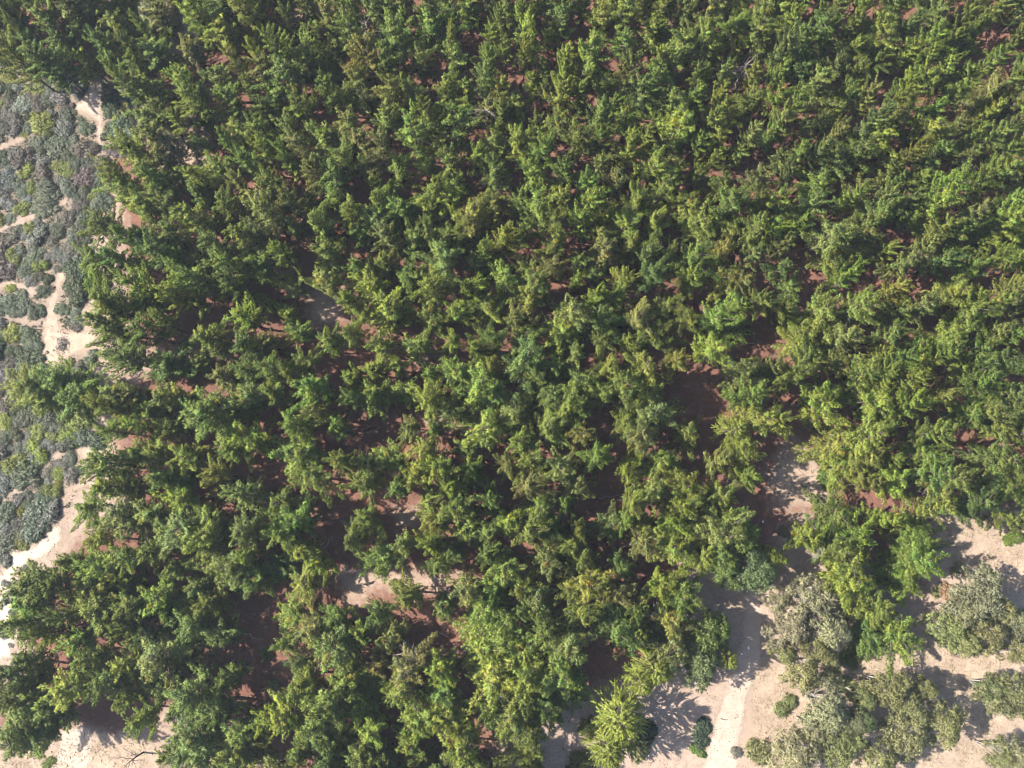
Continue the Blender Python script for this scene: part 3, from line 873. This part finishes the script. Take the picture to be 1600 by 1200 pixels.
for p in kept:
    grid.setdefault(gkey(*p), []).append(p)
for u, v in cand:
    if not is_forest(u, v):
        continue
    if any((u - a) ** 2 + (v - b) ** 2 < (c * (1 if b > 330 else .6) + (16 if b > 330 else 6)) ** 2 for a, b, c in GAPS):
        continue
    inside = -20 < u < 1620 and -20 < v < 1220
    dmin = (30 if v < 420 else 34) if inside else 46
    k = gkey(u, v)
    if any((u - a) ** 2 + (v - b) ** 2 < dmin * dmin for i in (-1, 0, 1) for j in (-1, 0, 1) for a, b in grid.get((k[0] + i, k[1] + j), [])):
        continue
    grid.setdefault(k, []).append((u, v))
    t = rng.choice(list("ggggydboo"))
    pines.append([u, v, t, False])

# thin out readings that sit too close together, then size crowns by the room they have
uv = np.array([p[:2] for p in pines])
alive = np.ones(len(pines), bool)
for i in range(len(pines)):
    if not alive[i]:
        continue
    d = np.hypot(*(uv - uv[i]).T)
    for j in np.where((d < 23 + 10 * uv[i, 1] / 1200) & (d > 0))[0]:
        if j > i:
            alive[j] = False
pines = [p for p, a in zip(pines, alive) if a]
uv = np.array([p[:2] for p in pines])

SPIKY_AT = [(1145, 672, 24, 'O'), (1095, 868, 26, 'Y'), (992, 988, 25, 'Y'), (1022, 1042, 31, 'y'), (1000, 1064, 22, 'Y'), (968, 1122, 40, 'Y'), (950, 1168, 32, 'y'), (1134, 1028, 16, 'Y')]
trees = []
LONE = [(42, 606, 'g', 2.6), (66, 622, 'g', 2.1), (98, 600, 'd', 2.4), (124, 612, 'd', 2.0), (1430, 858, 'g', 2.3), (1434, 884, 'g', 2.3), (1372, 962, 'g', 2.3), (1396, 992, 'g', 2.2), (1362, 992, 'd', 1.9)]
for i, (u, v, t, h_) in enumerate(pines):
    if any(math.hypot(u - a, v - b) < .85 * c + 8 for a, b, c, _ in SPIKY_AT):
        continue
    near = min((math.hypot(u - a, v - b) - (.8 if b > 330 else .3) * c for a, b, c in GAPS), default=99)
    if near < 9:
        continue
    d = np.sort(np.hypot(*(uv - uv[i]).T))[1:6]
    room = float(np.clip(d[:4].mean(), 30, 54))
    H = float(np.clip(rng.normal(7.8, 1.5), 4.6, 10.8))
    rm = (.60 + .07 * v / 1200) * room / 16.6 * rng.choice([.7, .85, 1.0, 1.0, 1.15, 1.4]) * rng.uniform(.93, 1.07)
    rm = min(rm, max(1.0, (near + 10) / 16.6))
    if (405 < u < 500 and 440 < v < 515) or (425 < u < 525 and 880 < v < 965):
        H *= .6
    if 180 < v < 900 and u < 150 + 80 * (v < 330):
        u += 16
        rm = min(rm, 1.8)
    x, y = px_world(u, v, .74 * H)
    ppm = FPX / math.sqrt(x * x + y * y + (CAM_H - H) ** 2)
    trees.append(dict(u=u, v=v, t=t, H=H, r=rm, x=x, y=y, px=rm * 2 * ppm, hand=h_, rot=rng.uniform(0, 6.28), k=int(rng.integers(len(PINES)))))

for u, v, t, rm in LONE:
    x, y = px_world(u, v, 4.5)
    trees.append(dict(u=u, v=v, t=t, H=6.2, r=rm, x=x, y=y, px=99, hand=True, rot=rng.uniform(0, 6.28), k=int(rng.integers(len(PINES)))))


# ------------------------------------------------------------------ placing
ONES = "zero one two three four five six seven eight nine ten eleven twelve thirteen fourteen fifteen sixteen seventeen eighteen nineteen".split()
TENS = ". . twenty thirty forty fifty sixty seventy eighty ninety".split()


def say(n):
    n = int(round(min(99, max(0, n))))
    return ONES[n] if n < 20 else TENS[n // 10] + ("-" + ONES[n % 10] if n % 10 else "")


def spot(u, v):
    return f"{say(u / 16)} percent across and {say(v / 12)} percent down the photo"


def add_tree(name, proto, x, y, rot, sx, sz, tint, label, cat, group, crown_name="crown"):
    e = link(name, None, None, (x, y, float(hgt(x, y)) - .05), (0, 0, rot), (sx, sx, sz))
    e.empty_display_size = .5
    tag(e, label, cat, group)
    link("trunk", proto[0], e)
    c = link(crown_name, proto[1], e)
    c["tint"] = [float(q) for q in tint]
    return e


inframe = [t for t in trees if 6 < t["u"] < 1594 and 6 < t["v"] < 1194]
inframe.sort(key=lambda t: -t["px"] * (1.08 if t["hand"] else 1))
single = inframe[:300]
ids = set(id(t) for t in single)
mass = [t for t in trees if id(t) not in ids]
LANDMARKS = [((508, 480), 55, "beside the pale sandy gap"), ((575, 920), 75, "edging the shaded sandy clearing"), ((1150, 555), 60, "edging the dark diagonal gap"),
             ((1255, 740), 80, "beside the shaded forest path"), ((1510, 840), 95, "edging the bare round clearing"), ((1498, 325), 50, "beside the pale leaning snag"),
             ((635, 1035), 45, "beside the dead grey tree"), ((130, 540), 80, "above the dune path"), ((520, 820), 60, "beside the long dark gap"),
             ((1070, 1000), 90, "at the edge of the sandy clearing")]
seen_labels = set()
for t in single:
    w = TONE_WORDS[t["t"]]
    size = "broad " if t["r"] > 2.15 else "slim " if t["r"] < 1.5 else ""
    lm = next((" " + s for (a, b), rr, s in LANDMARKS if (t["u"] - a) ** 2 + (t["v"] - b) ** 2 < rr * rr), "")
    u, v = t["u"], t["v"]
    if lm:
        lab = f"{size}{w} pine{lm}, {say(u / 16)} percent across, {say(v / 12)} down"
    else:
        lab = f"{size}{w} pine standing {spot(u, v)}"
    while lab in seen_labels:
        lab = lab.replace("pine", "crowded pine", 1) if "crowded" not in lab else lab.replace("pine", "pine pair-mate", 1)
    seen_labels.add(lab)
    add_tree("pine_tree", PINES[t["k"]], t["x"], t["y"], t["rot"], t["r"] / PINE_R, t["H"] / PINE_H, tint_of(t["t"], rng), lab, "pine tree", "pines of the forest")


def tree_mass(name, items, protos, label, H0, R0, cat):
    """the remaining trees of the wood as one object"""
    src = bpy.data.collections.new(name + "_kinds")
    for i, p in enumerate(protos):
        o = bpy.data.objects.new(f"kind_{i:02d}", p[2])
        src.objects.link(o)
    m = bpy.data.meshes.new(name)
    P = np.array([[t["x"], t["y"], float(hgt(t["x"], t["y"])) - .05] for t in items], np.float32)
    m.vertices.add(len(P))
    m.vertices.foreach_set("co", P.ravel())
    def attr(nm, typ, key, val):
        a = m.attributes.new(nm, typ, 'POINT')
        a.data.foreach_set(key, np.asarray(val, np.float32 if typ != 'INT' else np.int32).ravel())
    attr("tint", 'FLOAT_COLOR', "color", [[*tint_of(t["t"], rng), 1] for t in items])
    attr("size", 'FLOAT_VECTOR', "vector", [[t["r"] / R0, t["r"] / R0, t["H"] / H0] for t in items])
    attr("turn", 'FLOAT_VECTOR', "vector", [[0, 0, t["rot"]] for t in items])
    attr("pick", 'INT', "value", [t["k"] for t in items])
    o = link(name, m)
    g = bpy.data.node_groups.new(name, 'GeometryNodeTree')
    g.interface.new_socket("Geometry", in_out='INPUT', socket_type='NodeSocketGeometry')
    g.interface.new_socket("Geometry", in_out='OUTPUT', socket_type='NodeSocketGeometry')
    gi, go = g.nodes.new("NodeGroupInput"), g.nodes.new("NodeGroupOutput")
    ci = g.nodes.new("GeometryNodeCollectionInfo")
    ci.inputs[0].default_value = src
    ci.inputs[1].default_value = True
    ci.inputs[2].default_value = True
    ip = g.nodes.new("GeometryNodeInstanceOnPoints")
    def na(nm, typ):
        n = g.nodes.new("GeometryNodeInputNamedAttribute")
        n.data_type = typ
        n.inputs[0].default_value = nm
        return n.outputs[0]
    L = g.links.new
    L(gi.outputs[0], ip.inputs["Points"])
    L(ci.outputs[0], ip.inputs["Instance"])
    ip.inputs["Pick Instance"].default_value = True
    L(na("pick", 'INT'), ip.inputs["Instance Index"])
    L(na("turn", 'FLOAT_VECTOR'), ip.inputs["Rotation"])
    L(na("size", 'FLOAT_VECTOR'), ip.inputs["Scale"])
    L(ip.outputs[0], go.inputs[0])
    md = o.modifiers.new("scatter", 'NODES')
    md.node_group = g
    tag(o, label, cat, None, "stuff")
    return o


tree_mass("pine_forest", mass, PINES, "dense green pine forest filling the picture between the larger crowns", PINE_H, PINE_R, "forest")
print("pines", len(trees), "single", len(single), "mass", len(mass))


# ------------------------------------------------------------------ eucalyptus and broad-leaved trees
EUC = [(1267, 932, 38, 'e'), (1237, 982, 34, 'e'), (1295, 985, 34, 'e'), (1255, 1047, 32, 'f'), (1282, 1018, 24, 'f'), (1292, 1107, 40, 'e'), (1347, 1125, 20, 'h'),
       (1390, 1075, 30, 'f'), (1422, 1100, 28, 'f'), (1415, 1150, 38, 'f'), (1477, 1132, 32, 'f'), (1482, 985, 32, 'f'), (1542, 992, 32, 'f'), (1532, 932, 45, 'e'),
       (1585, 970, 28, 'e'), (1592, 1016, 22, 'f'), (1580, 1090, 40, 'f'), (1590, 1185, 32, 'e'), (1312, 1165, 36, 'f'), (1245, 1180, 38, 'e'), (1372, 1187, 32, 'f'), (1330, 1130, 24, 'e'), (1350, 1090, 20, 'f'), (1270, 1140, 24, 'e'), (1445, 1075, 18, 'f'), (1505, 955, 26, 'e'), (1560, 950, 26, 'f'), (1510, 1005, 22, 'f'), (1555, 1080, 24, 'h'), (1565, 1180, 20, 'f'), (1218, 940, 20, 'e'), (1225, 1020, 20, 'f'),
       (252, 95, 21, 'e'), (302, 85, 19, 'e'), (315, 150, 20, 'e'), (305, 195, 21, 'e'), (265, 230, 30, 'e'), (237, 20, 26, 'e'), (275, 14, 26, 'e'), (340, 10, 20, 'e'), (315, 233, 22, 'd')]
BROAD = [(1150, 838, 38, 'g'), (1178, 888, 38, 'h'), (1132, 882, 30, 'b'), (1208, 872, 19, 'y'), (1100, 992, 36, 'b'), (1095, 1035, 34, 'h'), (1122, 984, 26, 'b'), (1062, 925, 20, 'g')]
TONES.update({'e': (.205, .202, .110), 'f': (.192, .200, .080), 'h': (.110, .138, .055), 'S': (.132, .138, .124), 'V': (.090, .106, .074), 'D': (.055, .070, .038), 'P': (.098, .090, .076), 'W': (.24, .235, .21), 'B': (.19, .13, .075), 'F': (.26, .21, .03)})
TONE_WORDS.update({'e': "silvery grey-green", 'f': "pale olive-green", 'h': "soft green", 'S': "silver-grey", 'V': "grey-green", 'D': "dark olive", 'P': "brownish-purple", 'W': "pale silvery", 'B': "dry rust-brown", 'F': "yellow-flecked"})
for u, v, rpx, t in EUC + BROAD:
    H = 5.2 + .05 * rpx + rng.uniform(-.6, .6)
    x, y = px_world(u, v, .7 * H)
    rm = rpx / 14.6
    kind, cat, grp = ("eucalyptus_tree", "eucalyptus tree", "eucalyptus trees at the forest edge") if (u, v, rpx, t) in EUC else ("broadleaf_tree", "tree", "leafy trees beside the clearing")
    word = "loose-crowned eucalyptus" if cat != "tree" else "leafy round-crowned tree"
    add_tree(kind, EUCS[int(rng.integers(len(EUCS)))], x, y, rng.uniform(0, 6.28), rm / 2.75, H / 8.5, tint_of(t, rng, .08), f"{TONE_WORDS[t]} {word} {spot(u, v)}", cat, grp)
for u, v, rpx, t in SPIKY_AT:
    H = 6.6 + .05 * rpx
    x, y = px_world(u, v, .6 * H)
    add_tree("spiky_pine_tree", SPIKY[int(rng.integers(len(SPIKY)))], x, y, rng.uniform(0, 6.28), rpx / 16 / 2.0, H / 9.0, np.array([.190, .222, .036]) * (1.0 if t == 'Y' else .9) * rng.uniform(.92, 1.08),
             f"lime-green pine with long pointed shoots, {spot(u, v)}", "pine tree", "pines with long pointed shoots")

# ------------------------------------------------------------------ shrubs
def add_shrub(u, v, rpx, t, label=None, grp="shrubs around the clearing", hgt_k=.75):
    x, y = px_world(u, v, .3)
    rm = rpx / 15.2
    k = int(rng.integers(len(SHRUBS)))
    e = link("shrub", None, None, (x, y, float(hgt(x, y)) - .04), (0, 0, rng.uniform(0, 6.28)), (rm * rng.uniform(.85, 1.3), rm * rng.uniform(.75, 1.15), rm * hgt_k * rng.uniform(.7, 1.25)))
    tag(e, label or f"{TONE_WORDS[t]} rounded shrub {spot(u, v)}", "shrub", grp)
    link("stems", SHRUBS[k][0], e)
    c = link("foliage", SHRUBS[k][1], e)
    c["tint"] = [float(q) for q in tint_of(t, rng, .1)]
    return e


for u, v, r_, t in [(1017, 1145, 20, 'D'), (1092, 1145, 21, 'D'), (1095, 1177, 13, 'b'), (1152, 1177, 11, 'S'), (1186, 1174, 20, 'f'), (917, 1140, 18, 'o'), (1000, 1176, 22, 'f'),
                    (907, 1193, 22, 'o'), (1230, 1107, 18, 'f'), (1325, 1067, 15, 'f'), (1332, 1030, 18, 'o'), (1484, 930, 20, 'B'),
                    (1468, 922, 14, 'f'), (72, 1192, 11, 'g'), (615, 912, 14, 'o'), (415, 1022, 10, 'd'), (427, 1074, 10, 'd'), (1295, 747, 18, 'd'),
                    (107, 676, 22, 'g'), (60, 706, 20, 'y'), (10, 912, 9, 'S'), (7, 936, 8, 'S'), (30, 918, 8, 'V'), (20, 958, 9, 'P'), (5, 990, 9, 'S'), (42, 888, 7, 'V'), (14, 1008, 7, 'S'), (1225, 828, 12, 'f'), (1300, 1050, 12, 'f'), (1340, 1080, 14, 'f'), (1500, 890, 12, 'e'), (1590, 840, 16, 'g')]:
    add_shrub(u, v, r_, t)

pool = []
tries = np.column_stack([rng.uniform(-170, 240, 9000), rng.uniform(40, 1010, 9000)])
tw = np.array([px_world(u, v, 0) for u, v in tries])
sd_in, sd_sand = poly_sd(tw, W_SCRUB), max_sd(tw, W_SAND)
size = np.where(np.arange(9000) < 3000, rng.uniform(13, 27, 9000), rng.uniform(9, 16, 9000))
pool_a = np.zeros((0, 3))
for n_ in np.where((sd_in > .2 * size / 15) & (sd_sand < -.45 * size / 15))[0]:
    (u, v), rr = tries[n_], size[n_]
    if len(pool_a) and (((pool_a[:, 0] - u) ** 2 + (pool_a[:, 1] - v) ** 2) < (.50 * (rr + pool_a[:, 2])) ** 2).any():
        continue
    pool_a = np.vstack([pool_a, [u, v, rr]])
pool = [tuple(float(q) for q in p) for p in pool_a]
hidden = []
SHRUB_MIX = "SSSPPodddggWoFo"
for u, v, rr in pool:
    nz = noise.noise((u * .012, v * .012, 4.0))
    mix = "SSSVPVo" if nz > .12 else "DVPVDoS" if nz < -.12 else "PVSoVDP"
    t = mix[int(rng.integers(len(mix)))]
    if u > 4:
        lab = f"{'broad' if rr > 18 else 'small'} {TONE_WORDS[t]} scrub mound {spot(u, v)}"
        if lab in seen_labels:
            lab = lab.replace("scrub mound", "twin scrub mound")
        seen_labels.add(lab)
        add_shrub(u, v, rr, t, lab, "scrub mounds on the dune", .7)
    else:
        x, y = px_world(u, v, .3)
        hidden.append(dict(x=x, y=y, t=t, r=rr / 15.2, H=rr / 15.2 * .7, rot=rng.uniform(0, 6.28), k=int(rng.integers(len(SHRUBS)))))


shr = []
for st, fo in SHRUBS:
    shr.append((None, None, fo))
tree_mass("scrub_vegetation", hidden, shr, "grey-green coastal scrub carrying on past the picture's edge", 1.0, 1.0, "scrub")


def scatter(name, polys, n, lmin, lmax, wid, mat, tints, label, cat, avoid=None, lean=.8, lift=0.0):
    """many single blades standing on the ground, one object"""
    lo = np.min([p.min(0) for p in polys], 0)
    hi = np.max([p.max(0) for p in polys], 0)
    lo, hi = np.maximum(lo, [-66, -48]), np.minimum(hi, [66, 62])
    pts = rng.uniform(lo, hi, (int(n * 1.9), 2))
    ok = max_sd(pts, polys) > 0
    if avoid is not None:
        ok &= max_sd(pts, avoid) < -.05
    clump = np.array([noise.noise((x * .5, y * .5, 7)) + .5 * noise.noise((x * 1.7, y * 1.7, 2)) for x, y in pts])
    ok &= clump > rng.uniform(-.45, .25, len(pts))
    pts = pts[ok][:n]
    m = len(pts)
    base = np.column_stack([pts, hgt(pts[:, 0], pts[:, 1]) + lift])
    d = unit(np.column_stack([rng.normal(0, lean, (m, 2)), np.ones(m)]))
    l = rng.uniform(lmin, lmax, (m, 1))
    w = unit(np.cross(d, rng.normal(size=(m, 3)))) * wid
    V = np.stack([base + w, base - w, base + d * l], 1).reshape(-1, 3)
    col = np.array(tints)[rng.integers(len(tints), size=m)] * rng.uniform(.75, 1.25, (m, 1))
    me = mesh_np(name, V, np.arange(m * 3).reshape(-1, 3), [mat], colors=np.repeat(col, 3, 0))
    o = link(name, me)
    o["tint"] = [1.0, 1.0, 1.0]
    return tag(o, label, cat, None, "stuff")


scatter("dry_grass", W_GRASS, 60000, .14, .42, .03, M_leaf, [(.30, .24, .15), (.26, .2, .125), (.33, .27, .18), (.2, .16, .1)], "straw-coloured dry grass thinly covering the sandy clearing", "grass", None, 2.2)
scatter("scrub_undergrowth", [W_SCRUB], 60000, .16, .42, .05, M_leaf, [(.08, .09, .045), (.11, .112, .095), (.09, .078, .062), (.06, .075, .036), (.13, .134, .12)],
        "low grey and green undergrowth between the scrub mounds", "undergrowth", W_SAND, .9)

def ring(u, v, r_):
    return to_world([(u + r_ * math.cos(a), v + r_ * math.sin(a)) for a in np.linspace(0, 6.28, 9)[:-1]])


W_GAPS = [ring(a, b, c * 1.5) for a, b, c in GAPS if 0 < a < 1600]
scatter("forest_floor_litter", W_GAPS, 16000, .2, .9, .022, M_leaf, [(.09, .07, .06), (.16, .12, .1), (.22, .18, .15), (.06, .045, .04), (.2, .11, .07)], "fallen branches and dry needles on the floor of the forest gaps", "litter", None, 4.0, .02)
scatter("forest_undergrowth", W_GAPS, 7000, .15, .45, .045, M_leaf, [(.07, .09, .03), (.1, .11, .04), (.12, .1, .05)], "sparse low green undergrowth in the forest gaps", "undergrowth", None, .9)
OPEN = W_SLF + W_SAND + [to_world(p) for p in SHADY]
scatter("fallen_twigs", OPEN, 15000, .15, .7, .02, M_leaf, [(.12, .09, .07), (.2, .16, .13), (.28, .24, .2), (.08, .06, .05)], "scattered fallen twigs and needles on the sandy ground", "twigs", None, 4.0, .02)
scatter("grass_tufts", W_SLF, 9000, .15, .35, .04, M_leaf, [(.14, .15, .06), (.17, .15, .07), (.1, .12, .05)], "sparse olive tufts of grass in the clearing", "grass", None, .9)

# ------------------------------------------------------------------ dead wood and small things
def bare_tree(seed, H, spread, droop=0.0, n1=9, thick=.09):
    r = np.random.default_rng(seed)
    segs = [(np.array([[0, 0, 0], [.04, .03, H * .5], [0, .05, H]]), np.array([thick, thick * .8, thick * .25]))]
    limbs = []
    for i in range(n1):
        z0 = H * r.uniform(.35, 1)
        a = i * 2.4 + r.normal(0, .4)
        L = spread * r.uniform(.6, 1.1)
        s = np.linspace(0, 1, 6)
        h = np.array([math.cos(a), math.sin(a), 0])
        P = np.array([0, 0, z0]) + np.outer(s * L, h) + np.outer(L * (.45 * s - (droop + .2) * s ** 2), [0, 0, 1]) + np.cumsum(r.normal(0, .045 * L, (6, 3)), 0)
        limbs.append((P, np.linspace(thick * .42, .008, 6)))
        for _ in range(6):
            f = r.uniform(.25, .95)
            b = np.array([np.interp(f, s, P[:, j]) for j in range(3)])
            e = b + unit(h + r.normal(0, .8, 3)) * L * r.uniform(.2, .45)
            limbs.append((np.array([b, (b + e) / 2 + r.normal(0, .03, 3), e]), np.array([.016, .011, .004])))
    return segs, limbs


def add_dead(u, v, H, spread, mat, label, seed, droop=0.0, n1=9, thick=.09, z_at=.7):
    x, y = px_world(u, v, H * z_at)
    sg, lb = bare_tree(seed, H, spread, droop, n1, thick)
    e = link("dead_tree", None, None, (x, y, float(hgt(x, y)) - .05), (0, 0, seed * 1.3))
    tag(e, label, "dead tree", "dead trees")
    link("trunk", mesh_np("dead_trunk", *tubes(sg, 4), [mat]), e)
    link("branches", mesh_np("dead_branches", *tubes(lb, 4), [mat]), e)


add_dead(209, 1186, 3.2, 1.5, M_char, "small leafless dark tree on bare sand near the bottom edge", 11, -.3, 8, .10)
add_dead(634, 1034, 6.6, 1.9, M_pale, "dead pale grey tree with drooping bare branches among green pines", 12, .45, 14, .07, .95)
add_dead(576, 52, 5.8, 1.5, M_dead, "dead grey tree between green pines near the top edge", 13, .1, 12)
add_dead(760, 178, 6.0, 1.7, M_dead, f"dead grey twiggy tree {spot(760, 178)}", 14, .1, 13)
add_dead(1102, 82, 6.0, 1.7, M_dead, f"dead grey twiggy tree {spot(1102, 82)}", 15, .1, 13)
add_dead(1160, 112, 6.0, 1.4, M_dead, f"dead pale twiggy tree {spot(1160, 112)}", 16, .1, 12)
add_dead(1505, 267, 5.8, 1.6, M_dead, f"dead grey twiggy tree {spot(1505, 267)}", 17, .1, 13)
add_dead(1020, 957, 4.5, 1.4, M_dead, f"dead grey brush beside lime-green spiky pine {spot(1020, 957)}", 18, .1, 12)
add_dead(1281, 858, 6.0, 1.0, M_pale, f"dead whitish bush against green pines {spot(1281, 858)}", 19, .1, 16, .06)
add_dead(290, 40, 5.5, 1.8, M_dead, f"dry leafless grey tree {spot(290, 40)}", 20, .1, 14)
add_dead(60, 250, 1.2, .9, M_dead, f"leafless grey bush in the dune scrub {spot(60, 250)}", 21, .1, 14, .05)


def rod(name, a, za, b, zb, r0, r1, mat, label, cat, bumps=6, wob=.04):
    A = np.array([*px_world(*a, za), za])
    B = np.array([*px_world(*b, zb), zb])
    A[2] += hgt(A[0], A[1])
    B[2] += hgt(B[0], B[1])
    s = np.linspace(0, 1, bumps)
    P = A + np.outer(s, B - A) + rng.normal(0, wob, (bumps, 3)) * (s * (1 - s))[:, None] * 4
    V, Q = tubes([(P, np.linspace(r0, r1, bumps))], 4)
    o = tag(link(name, mesh_np(name, V, Q, [mat], smooth=True)), label, cat)
    return o


rod("broken_snag", (1484, 321), .0, (1524, 301), 2.6, .20, .10, M_pale, "pale barkless broken trunk leaning over a red soil gap", "snag")
rod("fallen_branch", (272, 246), .15, (314, 281), .12, .08, .03, M_pale, "long pale fallen branch lying on reddish soil by grey eucalyptus", "branch")
rod("fallen_log", (280, 214), .1, (295, 229), .1, .11, .08, M_char, "short dark fallen log on red soil below grey eucalyptus", "log")
rod("stick", (1126, 1122), .04, (1136.5, 1124.5), .04, .045, .03, M_char, "short dark stick lying across the pale sandy path", "stick")
rod("stick", (89, 517), .05, (107, 522), .05, .05, .03, M_char, "dark crooked stick on pale dune sand beside ashy brush pile", "stick", 8, .1)


def blob(name, u, v, size, mat, label, cat, seed, squash=.6):
    r = np.random.default_rng(seed)
    n, m = 8, 6
    V, Q = [], []
    for i in range(m + 1):
        ph = math.pi * i / m
        for j in range(n):
            th = 2 * math.pi * j / n
            k = size * (1 + r.normal(0, .22))
            V.append((k * math.sin(ph) * math.cos(th), k * .7 * math.sin(ph) * math.sin(th), k * squash * math.cos(ph)))
    for i in range(m):
        for j in range(n):
            Q.append((i * n + j, i * n + (j + 1) % n, (i + 1) * n + (j + 1) % n, (i + 1) * n + j))
    x, y = px_world(u, v, 0)
    return tag(link(name, mesh_np(name, V, Q, [mat]), None, (x, y, float(hgt(x, y)) + size * squash * .6), (0, 0, seed)), label, cat)


blob("stone", 72, 550, .28, M_stone, "dark flat stone on the pale dune sand", "stone", 31, .4)
blob("stone", 82.5, 547, .13, M_stone, "tiny dark stone near the ashy brush pile", "stone", 32, .5)
blob("litter_bag", 1170, 1012, .15, M_white, "crumpled white bag in tree shade above the sandy path", "litter", 33, .5)
blob("litter_scrap", 1159, 1022, .10, M_white, "tiny white scrap in the shade beside the spiky lime-green pine", "litter", 34, .5)
blob("litter_scrap", 1192, 815, .12, M_white, "small white scrap on the shaded forest path", "litter", 35, .4)
blob("litter_bag", 1557, 901, .15, M_white, "larger whitish litter at the bare clearing's edge by eucalyptus", "litter", 36, .4)
blob("litter_scrap", 1567, 898, .10, M_white, "smaller whitish scrap next to larger litter by eucalyptus", "litter", 37, .4)

for (ua, va), (ub, vb), mt, wd in [((498, 812), (536, 800), M_char, "long dark"), ((505, 858), (520, 838), M_dead, "short grey"), ((380, 990), (412, 1000), M_dead, "long grey"),
                                   ((322, 1050), (345, 1036), M_char, "dark bent"), ((572, 676), (596, 668), M_dead, "grey bare"), ((1112, 600), (1140, 585), M_char, "dark straight"),
                                   ((1160, 540), (1188, 532), M_dead, "pale grey"), ((412, 1058), (440, 1070), M_char, "thin dark"), ((936, 780), (966, 772), M_dead, "dull grey"), ((1492, 700), (1510, 716), M_char, "dark short"),
                                   ((560, 915), (585, 908), M_char, "slender dark"), ((680, 985), (705, 996), M_dead, "weathered grey")]:
    rod("fallen_branch", (ua, va), .1, (ub, vb), .12, .09, .04, mt, f"{wd} fallen branch in a forest gap, {say((ua + ub) / 32)} percent across, {say((va + vb) / 24)} down", "branch", 7, .12)

# heap of burnt and bleached sticks on the dune
bx, by = px_world(98, 540)
pile = link("brush_pile", None, None, (bx, by, float(hgt(bx, by))))
tag(pile, "heap of dark and bleached broken sticks on the dune path", "brush pile")
for nm, mt, cnt in (("charred_sticks", M_char, 150), ("bleached_sticks", M_pale, 90)):
    sg = []
    for _ in range(cnt):
        a, d = rng.uniform(0, 6.28), abs(rng.normal(0, .55))
        c = np.array([math.cos(a) * d, math.sin(a) * d * 1.2, rng.uniform(.02, .22) * max(0.15, 1.2 - d)])
        dv = unit(np.array([*rng.normal(size=2), rng.normal(0, .25)])) * rng.uniform(.1, .3)
        sg.append((np.array([c - dv, c + dv]), np.array([.022, .014])))
    V, Q = tubes(sg, 4)
    o = link(nm, mesh_np(nm, V, Q, [mt]), pile)
    o["kind"] = "stuff"

# ------------------------------------------------------------------ air
HAZE = 0.00027
if HAZE:
    m, nt, out = new_mat("haze_air")
    pv = N(nt, "ShaderNodeVolumePrincipled")
    pv.inputs["Color"].default_value = (.76, .86, 1.0, 1)
    pv.inputs["Density"].default_value = HAZE
    pv.inputs["Anisotropy"].default_value = .2
    nt.links.new(pv.outputs[0], out.inputs["Volume"])
    X, Z0, Z1 = 1500.0, -2.0, CAM_H + 4
    V = [(sx * X, sy * X, z) for z in (Z0, Z1) for sy in (-1, 1) for sx in (-1, 1)]
    Q = [(0, 2, 3, 1), (4, 5, 7, 6), (0, 1, 5, 4), (2, 6, 7, 3), (0, 4, 6, 2), (1, 3, 7, 5)]
    tag(link("haze", mesh_np("haze", V, Q, [m])), kind="stuff")
